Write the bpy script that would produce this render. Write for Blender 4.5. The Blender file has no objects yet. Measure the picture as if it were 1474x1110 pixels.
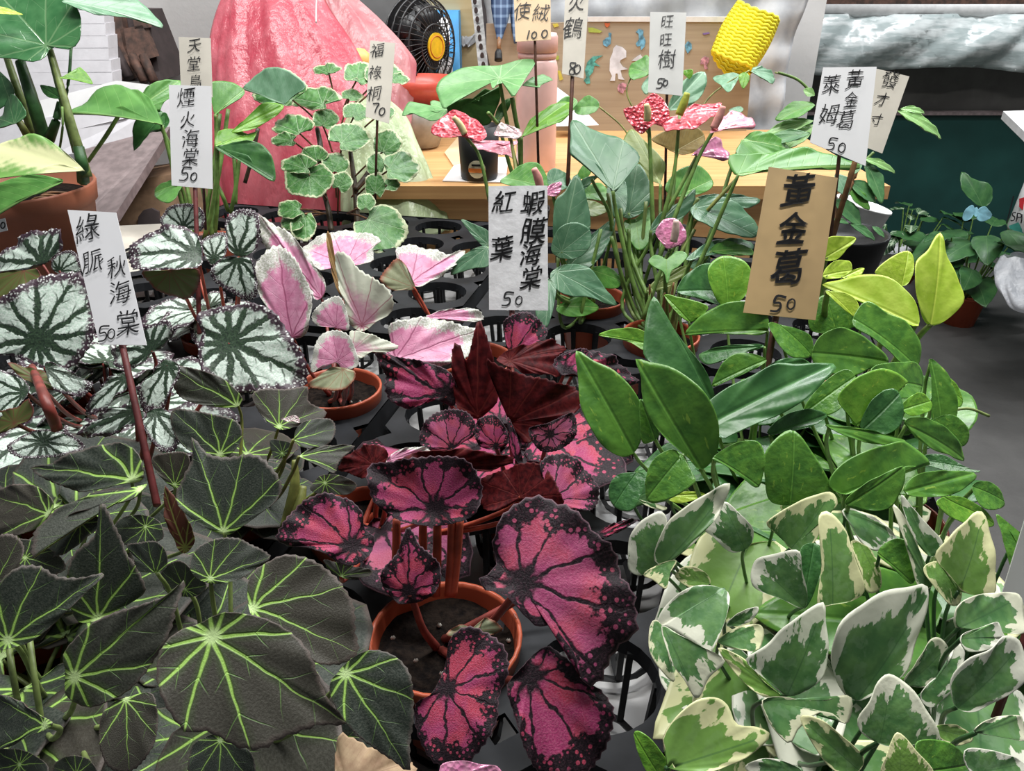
import bpy, math, random
import numpy as np
from mathutils import Vector, Matrix
# ---------------------------------------------------------------- camera, world, lights, exposure
SC = bpy.context.scene
COL = SC.collection
W_, H_, F_ = 1474, 1110, 1120.0
TH = math.radians(28.0); CT, ST = math.cos(TH), math.sin(TH)
CAMZ = 1.25
cam = bpy.data.cameras.new('camera'); cam.sensor_width = 36.0; cam.lens = 36.0 * F_ / W_
cam.clip_start = 0.02; cam.clip_end = 60
camo = bpy.data.objects.new('camera', cam); COL.objects.link(camo)
camo.location = (0, 0, CAMZ); camo.rotation_euler = (math.pi / 2 - TH, 0, 0)
SC.camera = camo
wd = bpy.data.worlds.new('market_ambient'); SC.world = wd; wd.use_nodes = True
wd.node_tree.nodes['Background'].inputs[0].default_value = (0.93, 0.97, 1.0, 1)
wd.node_tree.nodes['Background'].inputs[1].default_value = 0.15
def area(name, loc, size, power, rot=(0, 0, 0), col=(1, 1, 1)):
    l = bpy.data.lights.new(name, 'AREA'); l.shape = 'RECTANGLE'; l.size, l.size_y = size
    l.energy = power; l.color = col
    o = bpy.data.objects.new(name, l); COL.objects.link(o); o.location = loc; o.rotation_euler = rot
    return o
# strip lamps under the market roof; the last one is an added fill
area('strip_lamp', (0.35, 0.75, 2.75), (1.3, 0.16), 34, (math.radians(-8), 0, 0.15), (1.0, 0.99, 0.96))
area('strip_lamp', (-0.7, 1.5, 2.8), (1.3, 0.16), 34, (0, 0, 0.1), (1.0, 0.99, 0.97))
area('strip_lamp', (1.0, 1.9, 2.9), (1.3, 0.16), 36, (0, 0, 0.1), (0.97, 0.99, 1.0))
area('strip_lamp', (2.1, 2.7, 2.9), (1.3, 0.16), 46, (math.radians(-12), 0, 0.1), (0.97, 0.99, 1.0))  # added fill lamp to brighten the far stall and plastic sheets
SC.view_settings.view_transform = 'Standard'; SC.view_settings.look = 'None'
SC.view_settings.gamma = 1.0; SC.view_settings.use_curve_mapping = False
SC.view_settings.exposure = 0.1
RND = random.Random(7)

# ---------------------------------------------------------------- coordinates measured on the photograph
REG = {'p': (0, 0, 1), 'z1': (0, 0, 2.922), 'z2': (400, 0, 2.922), 'z3': (800, 0, 2.187), 'z4': (0, 270, 2.922),
       'z5': (350, 300, 2.922), 'z6': (780, 330, 2.124), 'z7': (0, 600, 2.177), 'z8': (400, 600, 2.177),
       'z9': (860, 640, 2.362), 'c1': (430, 280, 4.913), 'c2': (540, 0, 4.913), 'c3': (820, 0, 4.913),
       'c4': (1174, 0, 4.913), 'c5': (1174, 220, 4.913), 'c6': (0, 0, 4.913), 'd2': (500, 640, 3.204),
       'd3': (400, 520, 4.913), 'd4': (600, 100, 4.913), 'd5': (850, 260, 4.627)}
def px(reg, p):
    x0, y0, s = REG[reg]
    return (x0 + p[0] / s, y0 + p[1] / s)
def pts(reg, s):
    return [px(reg, tuple(float(v) for v in q.split(','))) for q in s.split()]
def ray(p):
    xn, yn = (p[0] - 737) / F_, (555 - p[1]) / F_
    return np.array((xn, CT + yn * ST, -ST + yn * CT))
CAM = np.array((0, 0, CAMZ))
def P(x, y, z):
    return CAM + ray((x, y)) * z
def zdrop(p, drop):          # depth where the ray meets the level `drop` below the camera
    return drop / max(0.05, -ray(p)[2])
def atY(x, y, Y):
    r = ray((x, y)); return CAM + r * (Y / r[1])
def onplane(p, q, n):
    r = ray(p); d = float(np.dot(r, n))
    if abs(d) < 0.12: d = -0.12 if d <= 0 else 0.12
    return CAM + r * (float(np.dot(q - CAM, n)) / d)
def unit(v):
    v = np.array(v, float); return v / max(1e-9, np.linalg.norm(v))

# ---------------------------------------------------------------- node expressions
class X:
    def __init__(s, nt, k): s.nt, s.k = nt, k
    def _m(s, op, *a, clamp=False):
        n = s.nt.nodes.new('ShaderNodeMath'); n.operation = op; n.use_clamp = clamp
        for i, v in enumerate(a):
            if isinstance(v, X): s.nt.links.new(v.k, n.inputs[i])
            else: n.inputs[i].default_value = float(v)
        return X(s.nt, n.outputs[0])
    def __add__(s, o): return s._m('ADD', s, o)
    __radd__ = __add__
    def __sub__(s, o): return s._m('SUBTRACT', s, o)
    def __rsub__(s, o): return s._m('SUBTRACT', o, s)
    def __mul__(s, o): return s._m('MULTIPLY', s, o)
    __rmul__ = __mul__
    def __truediv__(s, o): return s._m('DIVIDE', s, o)
    def abs(s): return s._m('ABSOLUTE', s)
    def sqrt(s): return s._m('SQRT', s)
    def min(s, o): return s._m('MINIMUM', s, o)
    def max(s, o): return s._m('MAXIMUM', s, o)
    def pp(s, o): return s._m('PINGPONG', s, o)
    def sin(s): return s._m('SINE', s)
    def cos(s): return s._m('COSINE', s)
    def atan2(s, o): return s._m('ARCTAN2', s, o)
    def step(s, lo, hi):      # smooth 0..1 between lo and hi (lo may exceed hi)
        inv = False
        n = s.nt.nodes.new('ShaderNodeMapRange'); n.interpolation_type = 'SMOOTHSTEP'
        s.nt.links.new(s.k, n.inputs[0])
        if not isinstance(lo, X) and not isinstance(hi, X) and lo > hi: lo, hi, inv = hi, lo, True
        for i, v in ((1, lo), (2, hi)):
            if isinstance(v, X): s.nt.links.new(v.k, n.inputs[i])
            else: n.inputs[i].default_value = v
        if inv: n.inputs[3].default_value, n.inputs[4].default_value = 1, 0
        return X(s.nt, n.outputs[0])
class Mat:
    def __init__(s, name):
        s.m = bpy.data.materials.new(name); s.m.use_nodes = True; s.nt = s.m.node_tree
        s.b = s.nt.nodes['Principled BSDF']; s.out = s.nt.nodes['Material Output']
    def new(s, t): return s.nt.nodes.new(t)
    def link(s, a, b): s.nt.links.new(a, b)
    def leaf(s):
        a = s.new('ShaderNodeAttribute'); a.attribute_name = 'lf'
        q = s.new('ShaderNodeSeparateXYZ'); s.link(a.outputs['Vector'], q.inputs[0])
        s.x, s.y, s.r = (X(s.nt, q.outputs[i]) for i in range(3))
        oi = s.new('ShaderNodeObjectInfo'); s.rnd = X(s.nt, oi.outputs['Random'])
        s.vec = s.comb(s.x + s.rnd * 37.0, s.y + s.rnd * 11.0, s.rnd * 7.0)
        return s
    def comb(s, a, b, c):
        n = s.new('ShaderNodeCombineXYZ')
        for i, v in enumerate((a, b, c)):
            if isinstance(v, X): s.link(v.k, n.inputs[i])
            else: n.inputs[i].default_value = v
        return n.outputs[0]
    def noise(s, scale, detail=3, vec=None, rough=.55):
        n = s.new('ShaderNodeTexNoise'); n.inputs['Scale'].default_value = scale; n.inputs['Detail'].default_value = detail
        n.inputs['Roughness'].default_value = rough
        if vec is None and hasattr(s, 'vec'): vec = s.vec
        if vec is None:
            t = s.new('ShaderNodeTexCoord'); vec = t.outputs['Object']
        s.link(vec, n.inputs['Vector']); return X(s.nt, n.outputs[0])
    def voro(s, scale, vec=None):
        n = s.new('ShaderNodeTexVoronoi'); n.inputs['Scale'].default_value = scale
        s.link(vec if vec is not None else s.vec, n.inputs['Vector']); return X(s.nt, n.outputs[0])
    def mix(s, f, a, b):
        n = s.new('ShaderNodeMix'); n.data_type = 'RGBA'
        if isinstance(f, X): s.link(f.k, n.inputs[0])
        else: n.inputs[0].default_value = f
        for i, v in ((6, a), (7, b)):
            if isinstance(v, tuple): n.inputs[i].default_value = (*v, 1)
            else: s.link(v, n.inputs[i])
        return n.outputs[2]
    def palm(s, D, warp=.05, lo=7.0, p=.16, sl=1.15):   # veins that fan out from the petiole, with side veins
        wx = s.noise(lo, 2); x = s.x + (wx - .5) * warp; y = s.y + (s.noise(lo, 2, s.comb(s.y, s.x + 9.0, s.rnd * 5.0)) - .5) * warp
        rho = (x * x + y * y).sqrt(); ph = x.atan2(y).abs().pp(D / 2)
        t = rho * ph.sin(); q = rho * ph.cos()
        sec = (q - t * sl).pp(p / 2)
        return rho, t, q, sec, ph / (D / 2)
    def pinn(s, p=.11, sl=.75, curve=.9):
        t = s.x.abs(); sec = (s.y - t * sl - t * t * curve).pp(p / 2)
        return t, sec
    def col(s, c):
        if isinstance(c, tuple): s.b.inputs['Base Color'].default_value = (*c, 1)
        else: s.link(c, s.b.inputs['Base Color'])
        s.c = c; return s
    def bump(s, h, strength=.4, dist=.002):
        n = s.new('ShaderNodeBump'); n.inputs['Strength'].default_value = strength; n.inputs['Distance'].default_value = dist
        s.link(h.k, n.inputs['Height']); s.link(n.outputs[0], s.b.inputs['Normal']); return s
    def set(s, rough=.5, spec=.5, metal=0, trans=0, **k):
        s.b.inputs['Roughness'].default_value = rough; s.b.inputs['Specular IOR Level'].default_value = spec
        s.b.inputs['Metallic'].default_value = metal
        for kk, v in k.items(): s.b.inputs[kk.replace('_', ' ')].default_value = v
        if trans:                                         # thin sheets pass some light
            t = s.new('ShaderNodeBsdfTranslucent')
            if isinstance(s.c, tuple): t.inputs[0].default_value = (*s.c, 1)
            else: s.link(s.c, t.inputs[0])
            mx = s.new('ShaderNodeMixShader'); mx.inputs[0].default_value = trans
            s.link(s.b.outputs[0], mx.inputs[1]); s.link(t.outputs[0], mx.inputs[2]); s.link(mx.outputs[0], s.out.inputs[0])
        return s
    def clear(s, amount):                                 # see-through plastic film
        t = s.new('ShaderNodeBsdfTransparent'); mx = s.new('ShaderNodeMixShader')
        src = s.out.inputs[0].links[0].from_socket
        if isinstance(amount, X): s.link(amount.k, mx.inputs[0])
        else: mx.inputs[0].default_value = amount
        s.link(src, mx.inputs[1]); s.link(t.outputs[0], mx.inputs[2]); s.link(mx.outputs[0], s.out.inputs[0]); return s
M = {}
def simple(name, c, rough=.5, spec=.5, metal=0, var=.12, scale=30, bump=0, trans=0, c2=None, **k):
    m = Mat(name); t = m.new('ShaderNodeTexCoord'); n = m.noise(scale, 4, t.outputs['Object'])
    c2 = c2 or tuple(max(0, v * (1 - 2.2 * var)) for v in c)
    m.col(m.mix(n.step(.3, .7), c2, tuple(min(1, v * (1 + var)) for v in c)))
    if bump: m.bump(n, bump, .003)
    m.set(rough, spec, metal, trans, **k); M[name] = m.m; return m

# ---- leaves
def leaf_mats():
    # dark begonia with lime veins
    m = Mat('lime_vein_begonia').leaf(); rho, t, q, sec, f = m.palm(.60, .085, 2.6, .24, 1.0)
    w = (rho * -.012 + .0125).max(.0036)
    prim = t.step(w * 1.5, w * .5); side = sec.step(.0075, .0015) * f.step(.95, .45) * rho.step(1.1, .3) * rho.step(.1, .25)
    halo = t.step(.06, .0) * rho.step(.9, .1)
    fine = m.noise(60, 4); ed = m.r.step(.93, 1.0)
    base = m.mix(fine.step(.35, .7), (.024, .033, .025), (.060, .070, .056))
    base = m.mix(m.rnd.step(.55, 1.0) * .45, base, (.085, .062, .05))
    base = m.mix(halo * .5, base, (.07, .13, .035))
    base = m.mix(side * .8, base, (.17, .31, .09))
    base = m.mix(prim * rho.step(1.15, .45), base, (.36, .60, .13))
    base = m.mix(rho.step(.07, .02), base, (.60, .80, .36)); base = m.mix(ed * .45, base, (.20, .15, .14))
    hgt = fine * .4 - side * .5 - prim * .9
    m.col(base).bump(hgt, .5, .0015).set(.5, .3, trans=.06); M['J'] = m.m
    m = Mat('begonia_underside_bronze').leaf(); rho, t, q, sec, f = m.palm(.60, .03, 5, .2)
    m.col(m.mix(t.step(.02, .006).max(sec.step(.008, .002) * .6), (.13, .045, .03), (.34, .36, .10))).set(.6, .3, trans=.15); M['Jb'] = m.m
    # silver-splashed begonia
    m = Mat('silver_begonia').leaf(); rho, t, q, sec, f = m.palm(.52, .12, 4, .17, .95)
    n1 = m.noise(16, 4); n2 = m.noise(45, 3)
    vd = (t + rho * .022 + (n1 - .5) * .06 + (n2 - .5) * .02).step(.056, .036)
    vd = vd.max(rho.step(.20, .08)); br = (sec + (n1 - .5) * .04).step(.022, .008) * .8 * f.step(.9, .5)
    mg = (m.r + (n1 - .5) * .3).step(.80, .90); dots = m.voro(26).step(.42, .26)
    dark = m.mix(n2.step(.35, .65), (.018, .035, .022), (.045, .085, .045))
    sil = m.mix(n2.step(.3, .7), (.46, .60, .50), (.74, .82, .76))
    c = m.mix(vd.max(br), sil, dark); c = m.mix(mg, c, m.mix(dots, (.055, .03, .045), (.62, .64, .62)))
    m.col(c).bump(n1 * .6 - vd * .6, .55, .002).set(.42, .45, trans=.04); M['G'] = m.m
    m = Mat('begonia_underside_red_green').leaf(); rho, t, q, sec, f = m.palm(.5, .04, 6, .2)
    m.col(m.mix((t.step(.018, .004) * .7).max(m.r.step(.85, 1.0)), (.10, .12, .03), (.16, .035, .03))).set(.5, .4, trans=.12); M['Gb'] = m.m
    # pink begonia with silver edge
    m = Mat('pink_begonia').leaf(); rho, t, q, sec, f = m.palm(.62, .04, 6, .18)
    n1 = m.noise(9, 4); n2 = m.noise(50, 3)
    v = t.step(.011, .003) * .8; v = v.max(sec.step(.006, .001) * .35)
    pink = m.mix(n1.step(.3, .7), (.62, .21, .37), (.78, .38, .55)); pink = m.mix(m.rnd * .35, pink, (.58, .19, .31))
    wh = (m.r + (n1 - .5) * .42 + (n2 - .5) * .14).step(.72, .84)
    c = m.mix(wh, pink, m.mix(n2.step(.35, .7), (.40, .42, .34), (.78, .76, .74)))
    c = m.mix(v * (1.0 - wh * .6), c, (.34, .07, .16)); m.col(c).bump(n2 * .4 - v, .4, .0015).set(.42, .45, trans=.08); M['H'] = m.m
    m = Mat('pale_begonia').leaf(); rho, t, q, sec, f = m.palm(.62, .04, 6, .18); n1 = m.noise(10, 4)
    c = m.mix((m.r + (n1 - .5) * .6).step(.3, .7), (.50, .26, .34), (.56, .58, .47)); c = m.mix(t.step(.01, .003) * .7, c, (.32, .08, .13))
    m.col(c).bump(n1, .3, .0015).set(.45, .4, trans=.08); M['Hp'] = m.m
    m = Mat('begonia_underside_grey_green').leaf(); rho, t, q, sec, f = m.palm(.62, .04, 6, .18); n1 = m.noise(10, 4)
    m.col(m.mix(m.r.step(.8, 1.0).max(t.step(.014, .004) * .6), m.mix(n1, (.22, .25, .12), (.42, .44, .30)), (.30, .10, .06))).set(.5, .35, trans=.12); M['Hb'] = m.m
    # dark red begonia with magenta patches
    m = Mat('magenta_begonia').leaf(); rho, t, q, sec, f = m.palm(.62, .16, 4, .30, .9)
    n1 = m.noise(13, 4); n2 = m.noise(55, 3); n3 = m.noise(3, 1)
    core = (t + (n1 - .5) * .05).step(.022, .008).max((rho + (n1 - .5) * .2 + f * .06).step(.24, .14))
    mg = (m.r + (n1 - .5) * .5 + (n3 - .5) * .5 - f * .10).step(.66, .72); dots = m.voro(15).step(.36, .27) * m.r.step(.97, .9)
    brk = (sec + (n1 - .5) * .05).step(.016, .006) * f.step(.55, .9)
    mag = m.mix(n3.step(.35, .65), (.34, .035, .13), (.46, .045, .085)); mag = m.mix(n2.step(.3, .75) * .4, mag, (.56, .18, .28))
    mag = m.mix(m.rnd.step(.5, 1.0) * .35, mag, (.36, .17, .28))
    dk = m.mix(n2.step(.4, .75), (.012, .008, .011), (.045, .022, .032))
    c = m.mix(core, mag, dk); c = m.mix(mg * (1.0 - dots * .9), c, dk); c = m.mix(m.r.step(.975, 1.0) * .4, c, (.35, .20, .25))
    m.col(c).bump(n2 * .5 - core * .3, .5, .002).set(.5, .18, trans=.04); M['I'] = m.m
    m = Mat('begonia_underside_dark_red').leaf(); rho, t, q, sec, f = m.palm(.56, .04, 6, .2); n1 = m.noise(12, 3)
    m.col(m.mix(t.step(.012, .003) * .6, m.mix(n1.step(.3, .7), (.040, .004, .006), (.12, .012, .014)), (.15, .025, .02))).bump(n1 * .6 - t.step(.02, .0) * .3, .3, .002).set(.55, .15, trans=.10); M['Ib'] = m.m
    # pothos
    def pothos(key, name, c1, c2, splash, amt, rough=.34, trans=.12):
        m = Mat(name).leaf(); t, sec = m.pinn(.13, .8, .6); n1 = m.noise(6, 3); st = m.noise(9, 4, m.comb(m.x * 2.2 + m.rnd * 31.0, m.y * .7 - m.x.abs() * .8, m.rnd * 9.0))
        c = m.mix(n1.step(.3, .7), c1, c2); c = m.mix(st.step(.68 - amt, .74 - amt) * .8, c, splash)
        c = m.mix(t.step(.012, .003) * .55, c, tuple(min(1, v * 1.5 + .02) for v in c2)); c = m.mix(m.r.step(.965, 1.0) * .5, c, tuple(min(1, v * 1.5 + .03) for v in c2))
        m.col(c).bump(sec.step(.0, .06) * .03 + n1 * .8 - t.step(.03, .0) * .5, .4, .0025).set(rough, .5, trans=trans); M[key] = m.m
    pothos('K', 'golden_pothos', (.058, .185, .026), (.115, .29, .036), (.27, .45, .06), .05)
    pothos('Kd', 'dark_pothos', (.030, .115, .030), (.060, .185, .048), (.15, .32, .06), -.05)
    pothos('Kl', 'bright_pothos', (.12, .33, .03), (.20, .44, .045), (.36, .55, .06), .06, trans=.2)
    pothos('L', 'lime_pothos', (.42, .62, .045), (.58, .76, .10), (.66, .80, .16), 0, .4, .22)
    m = Mat('cream_edged_pothos').leaf(); t, sec = m.pinn(.14, .8, .6); n1 = m.noise(5, 3); n2 = m.noise(3.2, 2)
    st = m.noise(5, 4, m.comb(m.x * 1.6 + m.rnd * 31.0, m.y * .8 - m.x.abs() * .9, m.rnd * 9.0))
    g = m.mix(n1.step(.3, .7), (.075, .20, .065), (.15, .31, .10)); g = m.mix(m.noise(8, 3).step(.52, .6) * .5, g, (.18, .32, .16)); g = m.mix(m.rnd.step(.6, 1.0) * .6, g, (.22, .40, .05))
    cr = (m.r + (st - .5) * 1.15 + (n2 - .5) * .75).step(.80, .84).max(m.r.step(.965, .985))
    cream = m.mix(m.rnd.step(.3, .8), (.78, .79, .66), (.76, .76, .42))
    c = m.mix(cr, g, cream); c = m.mix(t.step(.01, .003) * (1.0 - cr) * .5, c, (.05, .13, .05))
    m.col(c).bump(sec.step(.0, .06) * .04 + n1 * .6, .3, .002).set(.36, .5, trans=.12); M['M'] = m.m
    # other foliage
    def plain(key, name, c1, c2, vein, rough=.4, palm=False, trans=.1, vw=.012):
        m = Mat(name).leaf(); n1 = m.noise(5, 3)
        if palm: rho, t, q, sec, f = m.palm(.6, .02, 5, .18)
        else: t, sec = m.pinn(.12, .9, .5)
        v = t.step(vw, vw * .3).max(sec.step(.007, .001) * .35)
        m.col(m.mix(v * .7, m.mix(n1.step(.25, .75), c1, c2), vein)).bump(n1 * .5 - v * .6, .3, .002).set(rough, .5, trans=trans); M[key] = m.m
    plain('E', 'anthurium_leaf', (.060, .165, .085), (.115, .245, .135), (.20, .33, .20), .36, True)
    plain('El', 'anthurium_leaf_bright', (.07, .24, .04), (.13, .34, .06), (.28, .45, .13), .4)
    plain('Eo', 'anthurium_leaf_olive', (.15, .22, .05), (.24, .30, .09), (.30, .36, .14), .4)
    plain('Ebz', 'anthurium_leaf_bronze', (.20, .14, .04), (.30, .22, .07), (.34, .30, .1), .4, trans=.2)
    plain('A', 'big_glossy_leaf', (.036, .15, .05), (.085, .25, .095), (.20, .36, .17), .2, True)
    plain('B', 'banana_like_leaf', (.08, .25, .05), (.14, .36, .08), (.26, .46, .14), .36, vw=.02)
    plain('Bg', 'grey_green_leaf', (.13, .29, .16), (.23, .42, .27), (.34, .52, .36), .36, vw=.02)
    plain('D', 'split_leaf', (.11, .30, .09), (.19, .43, .15), (.34, .55, .26), .38, True)
    plain('Dd', 'shaded_split_leaf', (.04, .16, .025), (.07, .22, .035), (.10, .26, .05), .45)  # darker copy of the split leaf, underside shade painted into the green
    plain('Fm', 'money_tree_leaf', (.06, .18, .07), (.11, .28, .10), (.20, .38, .16), .36)
    plain('Fl', 'money_tree_young_leaf', (.22, .44, .14), (.30, .55, .18), (.42, .62, .28), .36)
    plain('Fd', 'floor_plant_leaf', (.03, .11, .035), (.06, .17, .05), (.10, .22, .08), .4)
    m = Mat('cream_margin_aralia').leaf(); rho, t, q, sec, f = m.palm(.62, .05, 6, .2); n1 = m.noise(7, 3)
    mg = (m.r + (n1 - .5) * .3).step(.88, .93); v = t.step(.014, .004)
    c = m.mix(n1.step(.3, .7), (.055, .19, .045), (.13, .31, .09)); c = m.mix(m.noise(12, 2).step(.5, .62) * .4, c, (.24, .42, .22)); c = m.mix(v * .6, c, (.40, .56, .34)); c = m.mix(mg * .85, c, (.66, .70, .45))
    m.col(c).bump(n1 - v, .45, .002).set(.4, .45, trans=.1); M['C'] = m.m
    m = Mat('yellow_splashed_leaf').leaf(); t, sec = m.pinn(.1, .9, .5); n1 = m.noise(7, 4)
    c = m.mix((m.x.abs() * 2.6 + (n1 - .5) * .7 + sec * 2.0).step(.30, .62), (.84, .86, .48), (.20, .42, .10)); m.col(c).bump(n1, .2, .002).set(.33, .5, trans=.15); M['Ac'] = m.m
    m = Mat('white_net_leaf').leaf(); t, sec = m.pinn(.16, .9, .5)
    m.col(m.mix(t.step(.06, .02).max(sec.step(.025, .008)), (.035, .11, .035), (.42, .52, .36))).set(.4); M['Fv'] = m.m
    def spathe(key, name, c1, c2, bump=.8):
        m = Mat(name).leaf(); n1 = m.noise(5, 2); v = m.voro(9)
        m.col(m.mix(n1.step(.3, .7), c1, c2)).bump(v, bump, .004).set(.2, .6, trans=.1, Coat_Weight=.4, Coat_Roughness=.1); M[key] = m.m
    spathe('Sr', 'red_spathe', (.62, .03, .06), (.80, .12, .16)); spathe('Sp', 'pink_spathe', (.78, .24, .33), (.86, .42, .50), .3)
    spathe('Sm', 'magenta_pink_spathe', (.70, .22, .42), (.80, .36, .52), .3); spathe('Sw', 'pale_spathe', (.66, .42, .46), (.74, .66, .62), .4)
    plain('Dry', 'dried_leaf', (.32, .20, .12), (.46, .33, .20), (.30, .19, .12), .7)
    plain('Brn', 'brown_leaf_edge', (.20, .10, .03), (.34, .20, .07), (.4, .26, .1), .5)
leaf_mats()
for nm, c in (('st_green', (.17, .30, .07)), ('st_lime', (.22, .29, .09)), ('st_red', (.24, .045, .035)), ('st_redbright', (.42, .075, .04)), ('st_dark', (.07, .05, .03)),
              ('st_olive', (.22, .24, .06)), ('st_deep', (.045, .13, .04)), ('st_brown', (.26, .13, .06))):
    simple(nm, c, .45, .45, var=.2, scale=60)
simple('terracotta_plastic', (.46, .095, .045), .38, .45, var=.08, scale=15)
simple('terracotta_big', (.40, .135, .075), .55, .4, var=.12, scale=9)
simple('black_plastic', (.014, .0145, .016), .45, .3, var=.25, scale=25)
simple('tray_plastic', (.019, .0205, .024), .6, .2, var=.25, scale=18)
simple('soil', (.013, .009, .007), .95, .1, var=.4, scale=160, bump=1.0, c2=(.004, .003, .003))
simple('soil_grit', (.55, .53, .48), .7)
simple('ink', (.012, .012, .014), .45, .4, var=.2)
simple('red_stick', (.16, .035, .035), .5, .4, var=.2, scale=80)
simple('brown_stick', (.13, .055, .035), .5, .4, var=.2, scale=80)
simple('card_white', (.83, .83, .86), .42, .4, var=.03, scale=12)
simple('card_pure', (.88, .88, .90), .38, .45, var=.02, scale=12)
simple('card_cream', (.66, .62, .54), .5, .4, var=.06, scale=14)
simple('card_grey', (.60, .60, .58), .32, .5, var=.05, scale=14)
simple('card_tan', (.78, .58, .36), .5, .4, var=.05, scale=14)
simple('card_kraft', (.48, .33, .16), .42, .45, var=.12, scale=10, bump=.15)
simple('card_tape', (.70, .70, .72), .2, .6, var=.04, scale=60, bump=.35)
# ---------------------------------------------------------------- mesh helpers
def mesh_obj(name, V, Fc, mat, parent=None, smooth=True, mats=None, mi=None):
    me = bpy.data.meshes.new(name); me.from_pydata([tuple(map(float, v)) for v in V], [], Fc)
    for m in (mats or [mat]): me.materials.append(M[m] if isinstance(m, str) else m)
    if mi is not None: me.polygons.foreach_set('material_index', mi)
    if smooth: me.polygons.foreach_set('use_smooth', [True] * len(me.polygons))
    me.update()
    o = bpy.data.objects.new(name, me); COL.objects.link(o)
    if parent is not None: adopt(o, parent)
    return o
ORI = {}
def adopt(o, parent):
    o.parent = parent
    T = ORI.get(parent.name)
    if T is not None: o.matrix_parent_inverse = T
    ORI[o.name] = Matrix.Identity(4)
def thing(name, loc, label, cat, group=None):
    o = bpy.data.objects.new(name, None); COL.objects.link(o); o.location = tuple(map(float, loc)); o.empty_display_size = .03
    ORI[o.name] = Matrix.Translation(-Vector(tuple(map(float, loc))))
    o['label'] = label; o['category'] = cat
    if group: o['group'] = group
    return o
def tag(o, label, cat, group=None, kind=None):
    o['label'] = label; o['category'] = cat
    if group: o['group'] = group
    if kind: o['kind'] = kind
    return o
def struct(o): o['kind'] = 'structure'; return o
def box(c, s, rz=0, taper=1.0):
    V = []; ca, sa = math.cos(rz), math.sin(rz)
    for k in (-1, 1):
        for i, j in ((-1, -1), (1, -1), (1, 1), (-1, 1)):
            x, y = i * s[0] / 2 * (taper if k > 0 else 1), j * s[1] / 2 * (taper if k > 0 else 1)
            V.append((c[0] + x * ca - y * sa, c[1] + x * sa + y * ca, c[2] + k * s[2] / 2))
    return V, [(3, 2, 1, 0), (4, 5, 6, 7), (0, 1, 5, 4), (1, 2, 6, 5), (2, 3, 7, 6), (3, 0, 4, 7)]
def join(*vf):
    V, Fc = [], []
    for v, f in vf:
        o = len(V); V += list(v); Fc += [tuple(i + o for i in q) for q in f]
    return V, Fc
def spline(ps, n):
    ps = np.array(ps, float)
    if len(ps) == 2: return np.array([ps[0] * (1 - t) + ps[1] * t for t in np.linspace(0, 1, n)])
    q = np.vstack([2 * ps[0] - ps[1], ps, 2 * ps[-1] - ps[-2]]); out = []
    for u in np.linspace(0, len(ps) - 1 - 1e-6, n):
        i = int(u); t = u - i; a, b, c, d = q[i:i + 4]
        out.append(.5 * (2 * b + (c - a) * t + (2 * a - 5 * b + 4 * c - d) * t * t + (3 * b - a - 3 * c + d) * t ** 3))
    return np.array(out)
def tube(ps, r, seg=7, n=None, cap=True, lin=False):
    C = np.array(ps, float) if lin else spline(ps, n or max(2, len(ps) * 4)) if len(ps) > 2 or n else np.array(ps, float)
    N = len(C); rr = np.interp(np.linspace(0, 1, N), np.linspace(0, 1, len(np.atleast_1d(r))), np.atleast_1d(r)) if np.ndim(r) else np.full(N, r)
    V, Fc = [], []; up = np.array((0.31, .22, .9))
    for i in range(N):
        d = unit(C[min(i + 1, N - 1)] - C[max(i - 1, 0)])
        a = unit(np.cross(d, up)) if abs(np.dot(d, unit(up))) < .97 else unit(np.cross(d, (1, 0, 0))); b = np.cross(d, a)
        for k in range(seg):
            t = 2 * math.pi * k / seg; V.append(C[i] + (a * math.cos(t) + b * math.sin(t)) * rr[i])
    for i in range(N - 1):
        for k in range(seg):
            k2 = (k + 1) % seg; Fc.append((i * seg + k, i * seg + k2, (i + 1) * seg + k2, (i + 1) * seg + k))
    if cap: Fc += [tuple(range(seg))[::-1], tuple((N - 1) * seg + k for k in range(seg))]
    return V, Fc
def lathe(prof, c, seg=28, squash=None, tilt=None):
    V, Fc = [], []
    for r, z in prof:
        for k in range(seg):
            t = 2 * math.pi * k / seg; V.append((r * math.cos(t), r * math.sin(t), z))
    for i in range(len(prof) - 1):
        for k in range(seg):
            k2 = (k + 1) % seg; Fc.append((i * seg + k, i * seg + k2, (i + 1) * seg + k2, (i + 1) * seg + k))
    V = np.array(V)
    if tilt is not None: V = V @ np.array(tilt.to_3x3()).T
    return [tuple(v + np.array(c)) for v in V], Fc
def sheet(fn, nu, nv):
    V = [fn(u / nu, v / nv) for v in range(nv + 1) for u in range(nu + 1)]
    return V, [(v * (nu + 1) + u, v * (nu + 1) + u + 1, (v + 1) * (nu + 1) + u + 1, (v + 1) * (nu + 1) + u) for v in range(nv) for u in range(nu)]
def slab(V, Fc, d):           # give a sheet thickness d (vector)
    n = len(V); d = np.array(d); V2 = [tuple(np.array(v) + d) for v in V]; F2 = [tuple(i + n for i in q)[::-1] for q in Fc]
    cnt = {}
    for q in Fc:
        for a, b in zip(q, q[1:] + q[:1]): cnt[(a, b)] = cnt.get((a, b), 0) + 1
    rim = [(b, a, a + n, b + n) for (a, b) in cnt if (b, a) not in cnt]
    return list(V) + V2, list(Fc) + F2 + rim
def poly_prism(P3, d):        # closed outline -> flat piece with thickness
    n = len(P3); d = np.array(d)
    return [tuple(p) for p in P3] + [tuple(np.array(p) + d) for p in P3], [tuple(range(n)), tuple(range(2 * n - 1, n - 1, -1))] + [(i, i + n, (i + 1) % n + n, (i + 1) % n) for i in range(n)]

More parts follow.
